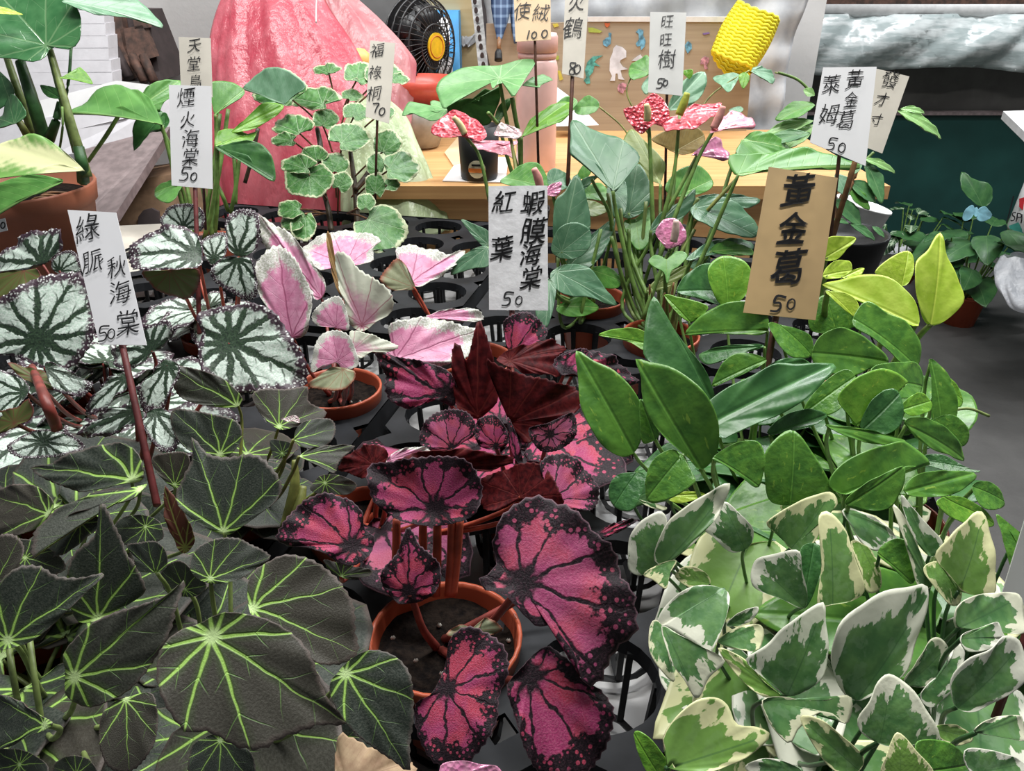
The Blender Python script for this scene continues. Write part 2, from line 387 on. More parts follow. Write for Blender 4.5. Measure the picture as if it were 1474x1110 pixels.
# ---------------------------------------------------------------- tray lattice (pitch, rotation) measured from the pots that show
PIT = .103; AL = math.radians(-14); RD = np.array((math.cos(AL), math.sin(AL))); CD = np.array((-math.sin(AL), math.cos(AL)))
O2 = np.array((-.045, .385)); TZ = CAMZ - .41; RIMZ = CAMZ - .395
def cell(a, b):
    off = -.18 if a <= -2 else 0.0
    bb = b + (.2 if b >= 5 else 0)
    v = O2 + RD * ((a + off) * PIT) + CD * (bb * PIT); return v
def ab(a, b): v = O2 + RD * a * PIT + CD * b * PIT; return v
def nearest_cell(p2):
    return min(((a, b) for a in range(-7, 4) for b in range(-2, 10)), key=lambda q: np.linalg.norm(cell(*q) - p2))

# ---------------------------------------------------------------- the setting
def concrete(name, c, c2, scale, rough=.7):
    m = Mat(name); t = m.new('ShaderNodeTexCoord'); n = m.noise(scale, 6, t.outputs['Object'], .65); n2 = m.noise(scale * .22, 3, t.outputs['Object'])
    m.col(m.mix(n2.step(.42, .56), m.mix(n, c2, c), m.mix(n, tuple(v * .75 for v in c2), tuple(v * .8 for v in c)))).bump(n, .3, .01).set(rough, .35); M[name] = m.m
concrete('floor_concrete', (.125, .122, .118), (.07, .068, .066), 9, .5)
concrete('plaster', (.80, .79, .78), (.68, .67, .66), 5)
def wood(name, c, c2):
    m = Mat(name); t = m.new('ShaderNodeTexCoord'); mp = m.new('ShaderNodeMapping'); mp.inputs['Scale'].default_value = (1.2, 22, 30)
    m.link(t.outputs['Object'], mp.inputs[0]); n = m.noise(3, 5, mp.outputs[0]); m.col(m.mix(n.step(.3, .7), c, c2)).set(.42, .4); M[name] = m.m
wood('desk_wood', (.56, .30, .12), (.70, .41, .18)); wood('board_brown', (.36, .295, .22), (.43, .36, .27)); wood('pale_panel', (.56, .43, .23), (.62, .49, .28))
simple('green_panel', (.012, .060, .052), .5, .4, var=.1, scale=4)
simple('dark_recess', (.14, .137, .13), .8, .2, var=.12, scale=6)
simple('white_paint', (.80, .80, .80), .4, .4, var=.05); simple('foam_white', (.62, .61, .64), .6, .3, var=.03, scale=40, bump=.1)
simple('brown_rust', (.11, .06, .045), .7, .4, .2, var=.4, scale=40, bump=.4, c2=(.05, .035, .03)); simple('rust_dark', (.05, .035, .035), .75)
simple('mauve_plastic', (.235, .185, .185), .55, .4, var=.12, scale=50); simple('box_brown', (.20, .125, .075), .75, .2, var=.15)
simple('table_white', (.58, .58, .58), .5, .4, var=.06, scale=8)
fl = mesh_obj('floor', *box((0, 3, -.03), (9, 9, .06)), 'floor_concrete', smooth=False); struct(fl)
wb = mesh_obj('wall_back', *box((float(atY(1180, 60, 2.42)[0]) - 2.2, 2.47, 1.3), (4.4, .1, 2.6)), 'plaster', smooth=False); struct(wb)
# the stall across the aisle on the right
zT = float(atY(1300, 163, 3.7)[2])
st = mesh_obj('wall_right', *box((3.0, 3.95, zT / 2), (4.6, .5, zT)), 'green_panel', smooth=False); struct(st)
yS = 3.7
def zAt(y, Y=yS): return float(atY(1300, y, Y)[2])
ledge = mesh_obj('trim_1', *box((3.0, 3.71, zAt(163)), (4.6, .06, .012)), 'mauve_plastic', smooth=False); struct(ledge)
rec = mesh_obj('wall_recess', *box((3.0, 3.85, (zAt(105) + zAt(163)) / 2 + .25), (4.6, .2, zAt(105) - zAt(163) + .5)), 'dark_recess', smooth=False); struct(rec)
band = mesh_obj('trim_2', *box((3.0, 3.62, zAt(-12)), (4.6, .1, .09)), 'brown_rust', smooth=False); struct(band)
pipe = tag(mesh_obj('pipe', *tube([(.9, 3.6, zAt(12, 3.6)), (5, 3.6, zAt(12, 3.6))], .035, 14), 'white_paint'), 'white painted pipe running along the top of the stall', 'pipe')
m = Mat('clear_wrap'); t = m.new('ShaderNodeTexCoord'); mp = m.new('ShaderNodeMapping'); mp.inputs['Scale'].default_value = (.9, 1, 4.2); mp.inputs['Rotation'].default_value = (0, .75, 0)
m.link(t.outputs['Object'], mp.inputs[0]); n1 = m.noise(8, 5, mp.outputs[0]); m.col(m.mix(n1.step(.42, .62), (.52, .60, .60), (.86, .91, .91))).bump(n1, .35, .010).set(.18, .7, trans=.2); M['clear_wrap'] = m.m  # pale diagonal streaks in the colour imitate highlights on the plastic
rr = np.random.RandomState(3); ph = rr.rand(12) * 6.28
def wr(u, v):
    x = 1.05 + u * 3.6; z0, z1 = zAt(20, 3.58), zAt(102 + 6 * math.sin(u * 21), 3.58)
    y = 3.56 + .020 * math.sin(u * 75 + v * 5 + ph[0] + 2 * math.sin(u * 17)) + .014 * abs(math.sin(u * 120 + v * 7 + ph[1] + math.sin(u * 31 + v * 3))) + .008 * abs(math.sin(u * 190 + v * 11)) - .05 * math.sin(v * 3.1)
    return (x, y, z0 + (z1 - z0) * v)
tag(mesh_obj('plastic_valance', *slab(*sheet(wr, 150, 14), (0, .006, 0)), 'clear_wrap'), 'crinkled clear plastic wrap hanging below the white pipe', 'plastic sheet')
q = P(1445, 160, 2.6); tb = thing('side_table', (q[0] + .35, q[1] - .05, 0), 'white table corner at the right edge of the picture', 'table')
mesh_obj('table_top', *poly_prism([P(1444, 160, 2.6), P(1700, 150, 2.6), P(1720, 330, 2.05), P(1500, 214, 2.35)], (0, 0, -.025)), 'white_paint', tb, False)
for dx, dy in ((.55, -.1), (.5, -.3)): mesh_obj('leg', *tube([(q[0] + dx, q[1] + dy, q[2] - .02), (q[0] + dx, q[1] + dy, 0)], .018, 8), 'white_paint', tb)

# display table and trays
tx = [ab(-8.2, -3), ab(3.6, -3), ab(3.6, 9.9), ab(-8.2, 9.9)]
dt = thing('display_table', (*ab(-2, 3), 0), 'white display table under the black plant trays', 'table')
mesh_obj('table_top', *poly_prism([(p[0], p[1], TZ - .085) for p in tx], (0, 0, -.03)), 'table_white', dt, False)
for p in (ab(-7.9, -2.5), ab(3.3, -2.5), ab(3.3, 9.5), ab(-7.9, 9.5)): mesh_obj('leg', *box((p[0], p[1], (TZ - .115) / 2), (.04, .04, TZ - .115), AL), 'white_paint', dt, False)
def deck_cell(seg=24, h=.0):
    V, Fc = [], []; hp = PIT / 2; r = .0425
    for k in range(seg):
        t = 2 * math.pi * (k + .5) / seg; c, s = math.cos(t), math.sin(t); q = hp / max(abs(c), abs(s))
        V += [(c * q, s * q, 0), (c * r, s * r, 0), (c * (r - .002), s * (r - .002), -.012), (c * q, s * q, -.004)]
    for k in range(seg):
        a, b = 4 * k, 4 * ((k + 1) % seg); Fc += [(a, b, b + 1, a + 1), (a + 1, b + 1, b + 2, a + 2), (a + 3, a + 2, b + 2, b + 3)]
    return V, Fc
def cup_mesh():
    parts = []
    for k in range(8):
        t = 2 * math.pi * k / 8; c, s = math.cos(t), math.sin(t)
        parts.append(tube([(c * .0415, s * .0415, -.008), (c * .036, s * .036, -.072)], .0032, 4))
    ring = [(math.cos(2 * math.pi * k / 16) * .036, math.sin(2 * math.pi * k / 16) * .036, -.073) for k in range(17)]
    parts.append(tube(ring, .003, 4, 17, False)); parts.append(tube([(-.036, 0, -.073), (.036, 0, -.073)], .003, 4)); parts.append(tube([(0, -.036, -.073), (0, .036, -.073)], .003, 4))
    V, Fc = join(*parts); me = bpy.data.meshes.new('cup'); me.from_pydata([tuple(v) for v in V], [], Fc); me.materials.append(M['black_plastic']); return me
CUP = cup_mesh()
def tray(a0, a1, b0, b1, label):
    c = (cell(a0, b0) + cell(a1, b1)) / 2; T = thing('plant_tray', (c[0], c[1], TZ - .08), label, 'tray', 'black plant trays')
    ps = []
    for a in range(a0, a1 + 1):
        for b in range(b0, b1 + 1):
            p = cell(a, b); v, f = deck_cell(); ca, sa = math.cos(AL), math.sin(AL)
            ps.append(([(p[0] + x * ca - y * sa, p[1] + x * sa + y * ca, TZ + z) for x, y, z in v], f))
    e0, e1 = cell(a0, b0), cell(a1, b1); hp = PIT / 2 + .002
    q = [e0 - RD * hp - CD * hp, cell(a1, b0) + RD * hp - CD * hp, e1 + RD * hp + CD * hp, cell(a0, b1) - RD * hp + CD * hp]
    for i in range(4):
        A, B = q[i], q[(i + 1) % 4]; ps.append(([(A[0], A[1], TZ + .001), (B[0], B[1], TZ + .001), (B[0], B[1], TZ - .02), (A[0], A[1], TZ - .02)], [(0, 1, 2, 3)]))
    mesh_obj('tray_deck', *join(*ps), 'tray_plastic', T, False)
    for a in range(a0, a1 + 1):
        for b in range(b0, b1 + 1):
            p = cell(a, b); o = bpy.data.objects.new('cup', CUP); COL.objects.link(o); o.location = (p[0], p[1], TZ); o.rotation_euler = (0, 0, AL + .3); adopt(o, T)
tray(-7, -2, -2, 4, 'black plastic pot tray at the front left under the lime-veined begonias')
tray(-1, 3, -2, 4, 'black plastic pot tray at the front right under the cream-edged pothos')
tray(-7, -2, 5, 9, 'black plastic pot tray at the back left, empty holes beside the pink begonia')
tray(-1, 3, 5, 9, 'black plastic pot tray at the back right under the anthuriums')

# ---------------------------------------------------------------- desk and what stands behind
DZ = CAMZ - .36
d0 = P(600, 268, zdrop((600, 268), .36)); Yd = float(d0[1])
desk = thing('desk', (.15, Yd + .3, 0), 'orange-brown wooden desk behind the plant trays', 'desk')
mesh_obj('desk_top', *box((.22, Yd + .3, DZ - .0125), (1.0, .6, .025)), 'desk_wood', desk, False)
mesh_obj('front_panel', *box((.22, Yd + .03, DZ - .30), (.97, .02, .55)), 'desk_wood', desk, False)
for sx in (-.47, .47): mesh_obj('side_panel', *box((.22 + sx, Yd + .31, (DZ - .03) / 2), (.025, .54, DZ - .03)), 'desk_wood', desk, False)
def ondesk(x, y): return P(x, y, zdrop((x, y), .36))
# thermos
b = ondesk(771, 243); tm = thing('thermos', b, 'pink steel thermos bottle standing on the desk', 'bottle')
simple('pink_steel', (.86, .56, .53), .32, .5, var=.03); simple('pink_lid', (.82, .50, .46), .4, .5, var=.03)
R = .0405
mesh_obj('body', *lathe([(.001, 0), (R - .002, 0), (R, .004), (R, .195), (R - .002, .205), (R - .006, .213), (.001, .213)], b), 'pink_steel', tm)
mesh_obj('collar', *lathe([(R - .007, .211), (R - .003, .213), (R - .003, .222), (R - .006, .224)], b), 'pink_lid', tm)
mesh_obj('lid', *lathe([(R - .006, .222), (R - .001, .225), (R - .001, .250), (R - .004, .257), (.012, .258), (.011, .264), (.001, .264)], b), 'pink_lid', tm)
# black cup with sticker on a white sheet
b = ondesk(690, 258); simple('sticker_cream', (.72, .70, .52), .5); simple('sticker_orange', (.75, .22, .04), .5)
sh = [ondesk(637, 262), ondesk(664, 226), ondesk(732, 228), ondesk(728, 264)]
tag(mesh_obj('paper_sheet', *poly_prism([s + np.array((0, 0, .001)) for s in sh], (0, 0, .0015)), 'card_pure', None, False), 'white sheet of paper under the black cup', 'paper')
b[2] += .003; cu = thing('cup', b, 'black cup with a round sticker on the desk', 'cup')
mesh_obj('body', *lathe([(.001, 0), (.034, 0), (.036, .004), (.040, .10), (.0385, .10), (.034, .006), (.001, .006)], b), 'black_plastic', cu)
vv = []; c0 = b + np.array((-.006, 0, .028))
def onc(x, z, k): 
    a = (x) / .0375 - .08; r_ = .0362 + .0045 * z / .1 + k; return (b[0] + r_ * math.sin(a), b[1] - r_ * math.cos(a), b[2] + z)
def disc(rad, zc, k, sy=1, n=20, z0=-9, z1=9):
    V = [onc(0, zc, k)] + [onc(rad * math.cos(t), zc + min(z1, max(z0, rad * sy * math.sin(t))), k) for t in np.linspace(0, 2 * math.pi, n + 1)[:-1]]
    return V, [(0, i + 1, (i + 1) % n + 1) for i in range(n)]
stc = mesh_obj('sticker', *disc(.017, .024, .0006), 'sticker_cream', cu); mesh_obj('stripe', *disc(.0165, .022, .0012, z0=-.004, z1=.004), 'sticker_orange', stc)
mesh_obj('print', *disc(.010, .032, .0012, z0=-.002, z1=.002), 'ink', stc)
# red bowl, clear tub, card, paper
simple('red_plastic', (.60, .09, .06), .35, var=.06); m = simple('clear_tub', (.52, .50, .47), .2, .6, var=.2, scale=12); m.clear(.25)
b = ondesk(606, 212); b[2] += .008
tag(mesh_obj('plastic_tub', *lathe([(.001, 0), (.040, .002), (.058, .05), (.064, .085), (.066, .085), (.060, .045), (.043, -.003), (.001, -.004)], b), 'clear_tub'), 'cloudy clear plastic tub on the desk beside the pale green bag', 'tub')
b2 = b + np.array((.0, .03, .088)); tag(mesh_obj('red_bowl', *lathe([(.001, 0), (.055, .002), (.080, .03), (.088, .052), (.092, .052), (.084, .028), (.058, -.006), (.001, -.007)], b2), 'red_plastic'), 'red plastic bowl stacked above the clear tub', 'bowl')
tag(mesh_obj('paper_slip', *poly_prism([ondesk(652, 240), ondesk(640, 222), ondesk(662, 196), ondesk(668, 236)], (0, 0, .004)), 'card_tan', None, False), 'tan slip of paper lying beside the clear tub', 'paper')
q = [P(797, 122, 1.95), P(828, 145, 1.93), P(862, 180, 1.9), P(797, 182, 1.9)]
tag(mesh_obj('white_card', *poly_prism(q, (0, .004, 0)), 'card_pure', None, False), 'white triangular card leaning behind the thermos', 'card')
# brown sticker board
Yb = 2.07
def B3(x, y, k=0): v = atY(x, y, Yb - k); return v
bd = thing('sticker_board', atY(960, 190, Yb), 'brown board with animal stickers standing behind the desk', 'board')
mesh_obj('board_panel', *poly_prism([B3(700, 34), B3(1087, 28), B3(1073, 205), B3(700, 205)], (0, .012, 0)), 'board_brown', bd, False)
mesh_obj('top_edge', *poly_prism([B3(846, 24, .003), B3(1087, 24, .003), B3(1087, 32, .003), B3(846, 31, .003)], (0, .008, 0)), 'white_paint', bd, False)
simple('stk_white', (.74, .78, .88), .5); simple('stk_teal', (.10, .42, .38), .5, var=.3, scale=90); simple('stk_blue', (.16, .42, .62), .5, var=.3, scale=90); simple('stk_pink', (.62, .32, .42), .5, var=.3, scale=90)
simple('stk_red', (.62, .15, .06), .5); simple('stk_lime', (.42, .52, .10), .5); simple('stk_purple', (.22, .14, .42), .5); simple('stk_yellow', (.72, .62, .10), .5)
def stk(mat, s, lab, reg='c3'):
    o = mesh_obj('sticker', *poly_prism([B3(*p, .002) for p in pts(reg, s)], (0, .0015, 0)), mat, bd, False); o['label'] = lab
stk('stk_white', '330,320 375,335 400,360 400,405 360,425 355,440 375,470 412,490 360,498 370,540 388,565 345,560 338,520 325,520 320,572 285,572 300,540 282,500 285,420 305,370 308,345', 'white upright animal sticker')
stk('stk_teal', '165,400 235,393 190,420 175,440 215,470 175,465 165,510 140,540 145,590 120,595 100,570 118,545 108,500 125,440', 'green crocodile-like sticker')
stk('stk_blue', '490,205 522,215 520,250 538,290 530,330 505,355 500,325 478,330 468,310 490,280 488,240 468,228', 'pale blue dinosaur sticker')
stk('stk_blue', '275,232 296,235 292,270 290,310 262,332 238,318 235,290 258,270 278,262', 'small blue dinosaur sticker')
stk('stk_red', '248,160 268,165 285,160 283,180 265,195 250,182', 'small red heart sticker'); stk('stk_lime', '130,195 165,195 230,220 215,232 135,228', 'lime green sticker')
stk('stk_pink', '345,600 375,585 410,600 412,635 385,640 378,662 345,650 338,625', 'pink flower sticker'); stk('stk_pink', '930,420 955,398 985,410 985,440 970,460 978,490 955,490 948,455 925,455', 'faded pink sticker')
stk('stk_blue', '815,320 838,290 862,310 864,345 835,380 820,350', 'pale aqua round sticker'); stk('stk_purple', '940,236 985,228 992,238 948,247', 'thin purple sticker'); stk('stk_white', '440,430 470,405 500,385 520,410 470,432', 'white cloud sticker')
stk('stk_yellow', '1255,170 1290,165 1300,185 1265,195', 'yellow sticker', 'c2'); stk('stk_lime', '1270,395 1300,395 1300,420 1272,425', 'green dot sticker', 'c2'); stk('stk_yellow', '1290,500 1310,500 1330,560 1305,570', 'yellow star sticker', 'c2')
# yellow foam net
q = P(1071, 55, 1.84); nt_ = thing('foam_net', q, 'yellow foam fruit net hanging on the sticker board', 'foam net')
simple('yellow_foam', (.83, .76, .04), .6, .3, var=.06)
ax = unit(P(1090, 20, 1.84) - P(1052, 92, 1.84)); sd = unit(P(1102, 40, 1.84) - P(1040, 68, 1.84)); sd = unit(sd - ax * np.dot(sd, ax)); fw = np.cross(ax, sd)
if fw[1] > 0: fw = -fw
a0 = q - ax * .067
def netp(t, h): 
    rx = (.052 + .006 * math.sin(h * 3)) ; return a0 + ax * (h * .128 + .008 * math.sin(t * 2 + 1)) + sd * rx * math.cos(t) + fw * .034 * math.sin(t)
for i in range(15):
    h = i / 14.0
    mesh_obj('strand', *tube([netp(t, h + .018 * (1 if k % 2 else -1)) for k, t in enumerate(np.linspace(0, 2 * math.pi, 33))], .0044, 6, 66, False), 'yellow_foam', nt_)
# grey plastic sheet behind, right of the board
m = Mat('grey_film'); t = m.new('ShaderNodeTexCoord'); n1 = m.noise(9, 6, t.outputs['Object'], .6); m.col(m.mix(n1.step(.35, .65), (.62, .65, .70), (.86, .88, .91))).bump(n1, .25, .01).set(.3, .5, trans=.25); M['grey_film'] = m.m
def film(u, v):
    xl, xr = 690 + 30 * v, 1192 - 95 * v - 10 * math.sin(v * 5); x = xl + (xr - xl) * u; y = -60 + v * 290
    p = atY(x, y, 2.17); p[1] += .007 * math.sin(u * 31 + v * 4) + .005 * math.sin(u * 57 - v * 11) + .004 * math.sin(v * 30 + u * 9); return p
tag(mesh_obj('plastic_sheet', *slab(*sheet(film, 80, 36), (0, .003, 0)), 'grey_film'), 'grey translucent plastic sheet hanging behind the sticker board', 'plastic sheet')
mesh_obj('wall_panel', *box((-.02, 2.30, 1.2), (.62, .02, .9)), 'pale_panel', smooth=False)['kind'] = 'structure'
# perforated metal strip, umbrella, fan, blue box, grey bag
simple('galvanised', (.27, .27, .27), .5, .4, .2, var=.2, scale=60)
ms = thing('metal_strip', P(695, 95, 1.9), 'perforated grey metal angle strip left of the umbrella', 'metal strip')
mesh_obj('strip', *poly_prism([P(676, -20, 1.93), P(691, -20, 1.93), P(703, 100, 1.9), P(689, 100, 1.9)], (0, .004, 0)), 'galvanised', ms, False)
mesh_obj('flange', *poly_prism([P(691, -20, 1.93), P(696, -20, 1.97), P(708, 100, 1.94), P(703, 100, 1.9)], (0, .004, 0)), 'rust_dark', ms, False)
for i in range(8):
    c = P(683.5 + i * 1.75, 2 + i * 13, 1.915 - i * .002)
    mesh_obj('hole', *poly_prism([c + np.array((.0048 * math.cos(t), -.002, .0075 * math.sin(t))) for t in np.linspace(0, 6.283, 13)[:-1]], (0, .001, 0)), 'rust_dark', ms, False)
m = Mat('blue_plaid'); t = m.new('ShaderNodeTexCoord'); mp = m.new('ShaderNodeSeparateXYZ'); m.link(t.outputs['Object'], mp.inputs[0]); xx, zz = X(m.nt, mp.outputs[0]), X(m.nt, mp.outputs[2])
s1 = (xx * 420.0).sin().step(.4, .8); s2 = (zz * 300.0).sin().step(.4, .8); m.col(m.mix((s1 + s2) * .5, (.02, .05, .13), (.20, .30, .46))).set(.6); M['blue_plaid'] = m.m
um = thing('umbrella', P(719, 88, 1.85), 'folded blue plaid umbrella hanging tip down by the thermos', 'umbrella')
def um_sec(i, n=14):
    y, w = [(-30, 15), (10, 13.5), (30, 10), (46, 6), (56, 3.6)][i]; c = P(721 - i * .6, y, 1.86); r = w * 1.86 / F_
    return [c + np.array((math.cos(t) * r * (1 + .18 * math.cos(5 * t)), math.sin(t) * r * .7, 0)) for t in np.linspace(0, 6.2832, n + 1)[:-1]]
V = sum([um_sec(i) for i in range(5)], []); Fc = [(i * 14 + k, i * 14 + (k + 1) % 14, (i + 1) * 14 + (k + 1) % 14, (i + 1) * 14 + k) for i in range(4) for k in range(14)]
mesh_obj('canopy', V, Fc, 'blue_plaid', um)
mesh_obj('shaft', *tube([P(718.5, 54, 1.86), P(718, 74, 1.86)], .005, 8), 'st_brown', um); mesh_obj('tip', *tube([P(718, 72, 1.86), P(717.5, 77, 1.86), P(717.5, 87, 1.86)], [.006, .009, .010], 10), 'black_plastic', um)
mesh_obj('strap', *tube([P(737, -20, 1.88), P(739, 30, 1.88), P(742, 62, 1.88)], [.008, .007, .004], 6), 'blue_plaid', um)
simple('fan_black', (.016, .016, .018), .35, .5, var=.2); simple('fan_wire', (.03, .03, .033), .35); simple('badge_yellow', (.85, .55, .02), .4); simple('box_blue', (.015, .30, .68), .45, var=.06); simple('label_red', (.5, .04, .06), .5)
fc = P(606, 66, 1.88); fan = thing('fan', fc + np.array((0, .05, -.16)), 'black desk fan with a yellow hub badge', 'fan')
Rf = .108; rotf = Matrix.Rotation(math.radians(56), 3, 'Z')
def fp(r, t, d): return fc + np.array(rotf @ Vector((r * math.cos(t), d, r * math.sin(t))))
for r_, d_ in ((Rf, 0), (Rf * .98, -.02), (Rf * .8, -.035), (Rf * .45, -.043), (Rf, .02)): mesh_obj('guard_ring', *tube([fp(r_, t, d_) for t in np.linspace(0, 6.2832, 25)], .0025, 5, 49, False), 'fan_wire', fan)
for k in range(40):
    t = 6.2832 * k / 40; mesh_obj('guard_wire', *tube([fp(.02, t, -.045), fp(Rf * .5, t + .15, -.043), fp(Rf * .85, t + .25, -.033), fp(Rf, t + .28, -.005)], .0011, 4), 'fan_wire', fan)
for k in range(5):
    t = 6.2832 * k / 5; mesh_obj('blade', *slab([fp(.02, t, -.006), fp(.09, t - .5, -.018), fp(.098, t, -.004), fp(.085, t + .4, .012), fp(.02, t + .6, .006)], [(0, 1, 2), (0, 2, 3), (0, 3, 4)], (0, .002, 0)), 'fan_black', fan)
V = [fp(.026 * c_, t, -.05) for c_ in (0, 1) for t in np.linspace(0, 6.2832, 21)[:-1]]
mesh_obj('hub', *poly_prism([fp(.033, t, -.046) for t in np.linspace(0, 6.2832, 21)[:-1]], np.array(rotf @ Vector((0, .05, 0)))), 'fan_black', fan, False)
mesh_obj('badge', *poly_prism([fp(.031, t, -.049) for t in np.linspace(0, 6.2832, 21)[:-1]], np.array(rotf @ Vector((0, .003, 0)))), 'badge_yellow', fan, False)
mesh_obj('badge_ring', *tube([fp(.024, t, -.050) for t in np.linspace(0, 6.2832, 21)], .001, 4, 41, False), 'sticker_orange', fan)
mesh_obj('motor', *tube([fp(0, 0, .0), fp(0, 0, .10)], [.055, .05], 16), 'fan_black', fan); mesh_obj('back_cover', *poly_prism([fp(Rf * .98, t, .022) for t in np.linspace(0, 6.2832, 25)[:-1]], np.array(rotf @ Vector((0, .004, 0)))), 'fan_black', fan, False)
mesh_obj('stand', *tube([fp(0, 0, .05), fc + np.array((.02, .06, -.1)), fc + np.array((.02, .05, -.155))], [.016, .02, .05], 12), 'fan_black', fan)
tag(mesh_obj('black_case', *poly_prism([P(500, -30, 1.95), P(590, -30, 1.95), P(592, 134, 1.95), P(500, 134, 1.95)], (0, .12, 0)), 'fan_black', None, False), 'black case behind the pink bag and the fan', 'case')
bb = thing('blue_box', P(640, 130, 2.0), 'bright blue box with white printed labels behind the fan', 'box')
mesh_obj('box_body', *poly_prism([P(604, 16, 2.0), P(660, 16, 2.0), P(663, 132, 2.0), P(600, 132, 2.0)], (0, .09, 0)), 'box_blue', bb, False)
k = np.array((0, -.002, 0)); l1 = mesh_obj('label_panel', *poly_prism([P(622, 24, 2.0) + k, P(647, 24, 2.0) + k, P(648, 64, 2.0) + k, P(622, 64, 2.0) + k], (0, .001, 0)), 'card_white', bb, False)
for i in range(6): mesh_obj('print_line', *poly_prism([P(628, 33 + i * 4, 2.0) + 2 * k, P(645 - (i * 7) % 5, 33 + i * 4, 2.0) + 2 * k, P(645 - (i * 7) % 5, 34.2 + i * 4, 2.0) + 2 * k, P(628, 34.2 + i * 4, 2.0) + 2 * k], (0, .001, 0)), 'ink', l1, False)
mesh_obj('red_line', *poly_prism([P(622, 61, 2.0) + 2 * k, P(648, 61, 2.0) + 2 * k, P(648, 65, 2.0) + 2 * k, P(622, 65, 2.0) + 2 * k], (0, .001, 0)), 'label_red', l1, False)
mesh_obj('label_panel', *poly_prism([P(630, 82, 2.0) + k, P(651, 82, 2.0) + k, P(652, 106, 2.0) + k, P(630, 112, 2.0) + k], (0, .001, 0)), 'card_white', bb, False)
def blob(name, rows, mat, label, cat, folds=7, amp=.06, seed=1, parent=None, thick=None):
    # rows: (y, x_left, x_right, z, depth ratio) measured; lofted closed bag with folds
    n = 64; rs = np.random.RandomState(seed); ph = rs.rand(6) * 6.28; R_ = spline([r for r in rows], 34); V = []
    for j, (y, xl, xr, z, dr) in enumerate(R_):
        c = P((xl + xr) / 2, y, z); a = (xr - xl) / 2 * z / F_; v = j / 33
        for k in range(n):
            t = 2 * math.pi * k / n
            m_ = 1 + amp * math.sin(folds * t + ph[0] + 1.3 * v) + amp * .7 * math.sin((folds * 2 + 1) * t + ph[1] - 2.5 * v) + amp * .5 * math.sin((folds * 3 + 2) * t + ph[2] + 5 * v) + amp * .4 * math.sin(9 * v * 3 + 4 * t) - amp * 1.2 * abs(math.sin(folds * .5 * t + ph[3] + .6 * v)) ** .7
            V.append(c + np.array((a * math.cos(t) * (1 + (m_ - 1) * .25), a * dr * math.sin(t) * m_, .004 * math.sin(5 * t + 9 * v))))
    Fc = [(j * n + k, j * n + (k + 1) % n, (j + 1) * n + (k + 1) % n, (j + 1) * n + k) for j in range(33) for k in range(n)] + [tuple(range(33 * n, 34 * n))]
    o = mesh_obj(name, V, Fc, mat, parent)
    if label: tag(o, label, cat)
    return o
def bagmat(name, c, c2, clear, trans=.35, bump=.5):
    m = Mat(name); t = m.new('ShaderNodeTexCoord'); mp = m.new('ShaderNodeMapping'); mp.inputs['Scale'].default_value = (3, 3, .7); m.link(t.outputs['Object'], mp.inputs[0])
    n1 = m.noise(7, 5, mp.outputs[0]); m.col(m.mix(n1.step(.3, .7), c, c2)).bump(n1, bump, .02).set(.28, .6, trans=trans)
    if clear: m.clear(clear)
    M[name] = m.m
bagmat('pink_film', (.66, .10, .15), (.80, .24, .29), .08); bagmat('pink_film_pale', (.70, .24, .28), (.80, .46, .48), .25); bagmat('green_film', (.52, .66, .38), (.70, .80, .54), .06); bagmat('grey_bag', (.45, .46, .48), (.66, .66, .68), .0)
blob('grey_plastic_bag', [(-40, 640, 700, 2.1, .4), (0, 655, 712, 2.1, .4), (30, 660, 706, 2.1, .4), (55, 662, 690, 2.1, .3), (66, 664, 676, 2.1, .2)], 'grey_bag', 'grey plastic bag bunched behind the blue box', 'bag', 5, .1, 5)
blob('pink_bag', [(-60, 345, 400, 1.66, .3), (-20, 325, 455, 1.66, .35), (20, 312, 478, 1.65, .4), (80, 300, 520, 1.64, .42), (150, 300, 548, 1.63, .45), (220, 305, 545, 1.62, .45), (280, 312, 520, 1.62, .42), (325, 330, 500, 1.62, .35), (338, 360, 470, 1.62, .3)], 'pink_film', 'large translucent pink plastic bag hanging behind the aralia', 'bag', 9, .09, 2)
blob('pink_bag', [(-60, 455, 470, 1.74, .4), (-15, 458, 500, 1.74, .4), (30, 465, 548, 1.73, .4), (75, 470, 592, 1.72, .4), (100, 475, 599, 1.72, .4), (150, 480, 594, 1.71, .4), (200, 490, 588, 1.71, .35), (225, 510, 575, 1.71, .3)], 'pink_film_pale', 'paler pink plastic bag with a yellow fruit inside, next to the fan', 'bag', 6, .07, 9)
simple('fruit_yellow', (.86, .52, .16), .45, var=.05)
c = P(518, 88, 1.665); tag(mesh_obj('yellow_fruit', *lathe([(.001, -.026), (.012, -.024), (.022, -.014), (.026, 0), (.022, .014), (.012, .024), (.001, .026)], c, 20), 'fruit_yellow'), 'round yellow fruit at the pale pink bag', 'fruit')
tag(mesh_obj('string', *tube([P(456, -20, 1.58), P(455, 15, 1.58), P(455, 33, 1.58)], .0015, 5), 'white_paint'), 'thin white string hanging in front of the pink bag', 'string')
blob('green_bag', [(140, 522, 552, 1.56, .4), (165, 500, 582, 1.56, .4), (200, 492, 600, 1.55, .4), (250, 490, 622, 1.54, .4), (300, 488, 642, 1.53, .4), (332, 490, 648, 1.53, .35)], 'green_film', 'pale green plastic bag at the left end of the desk', 'bag', 5, .08, 4)
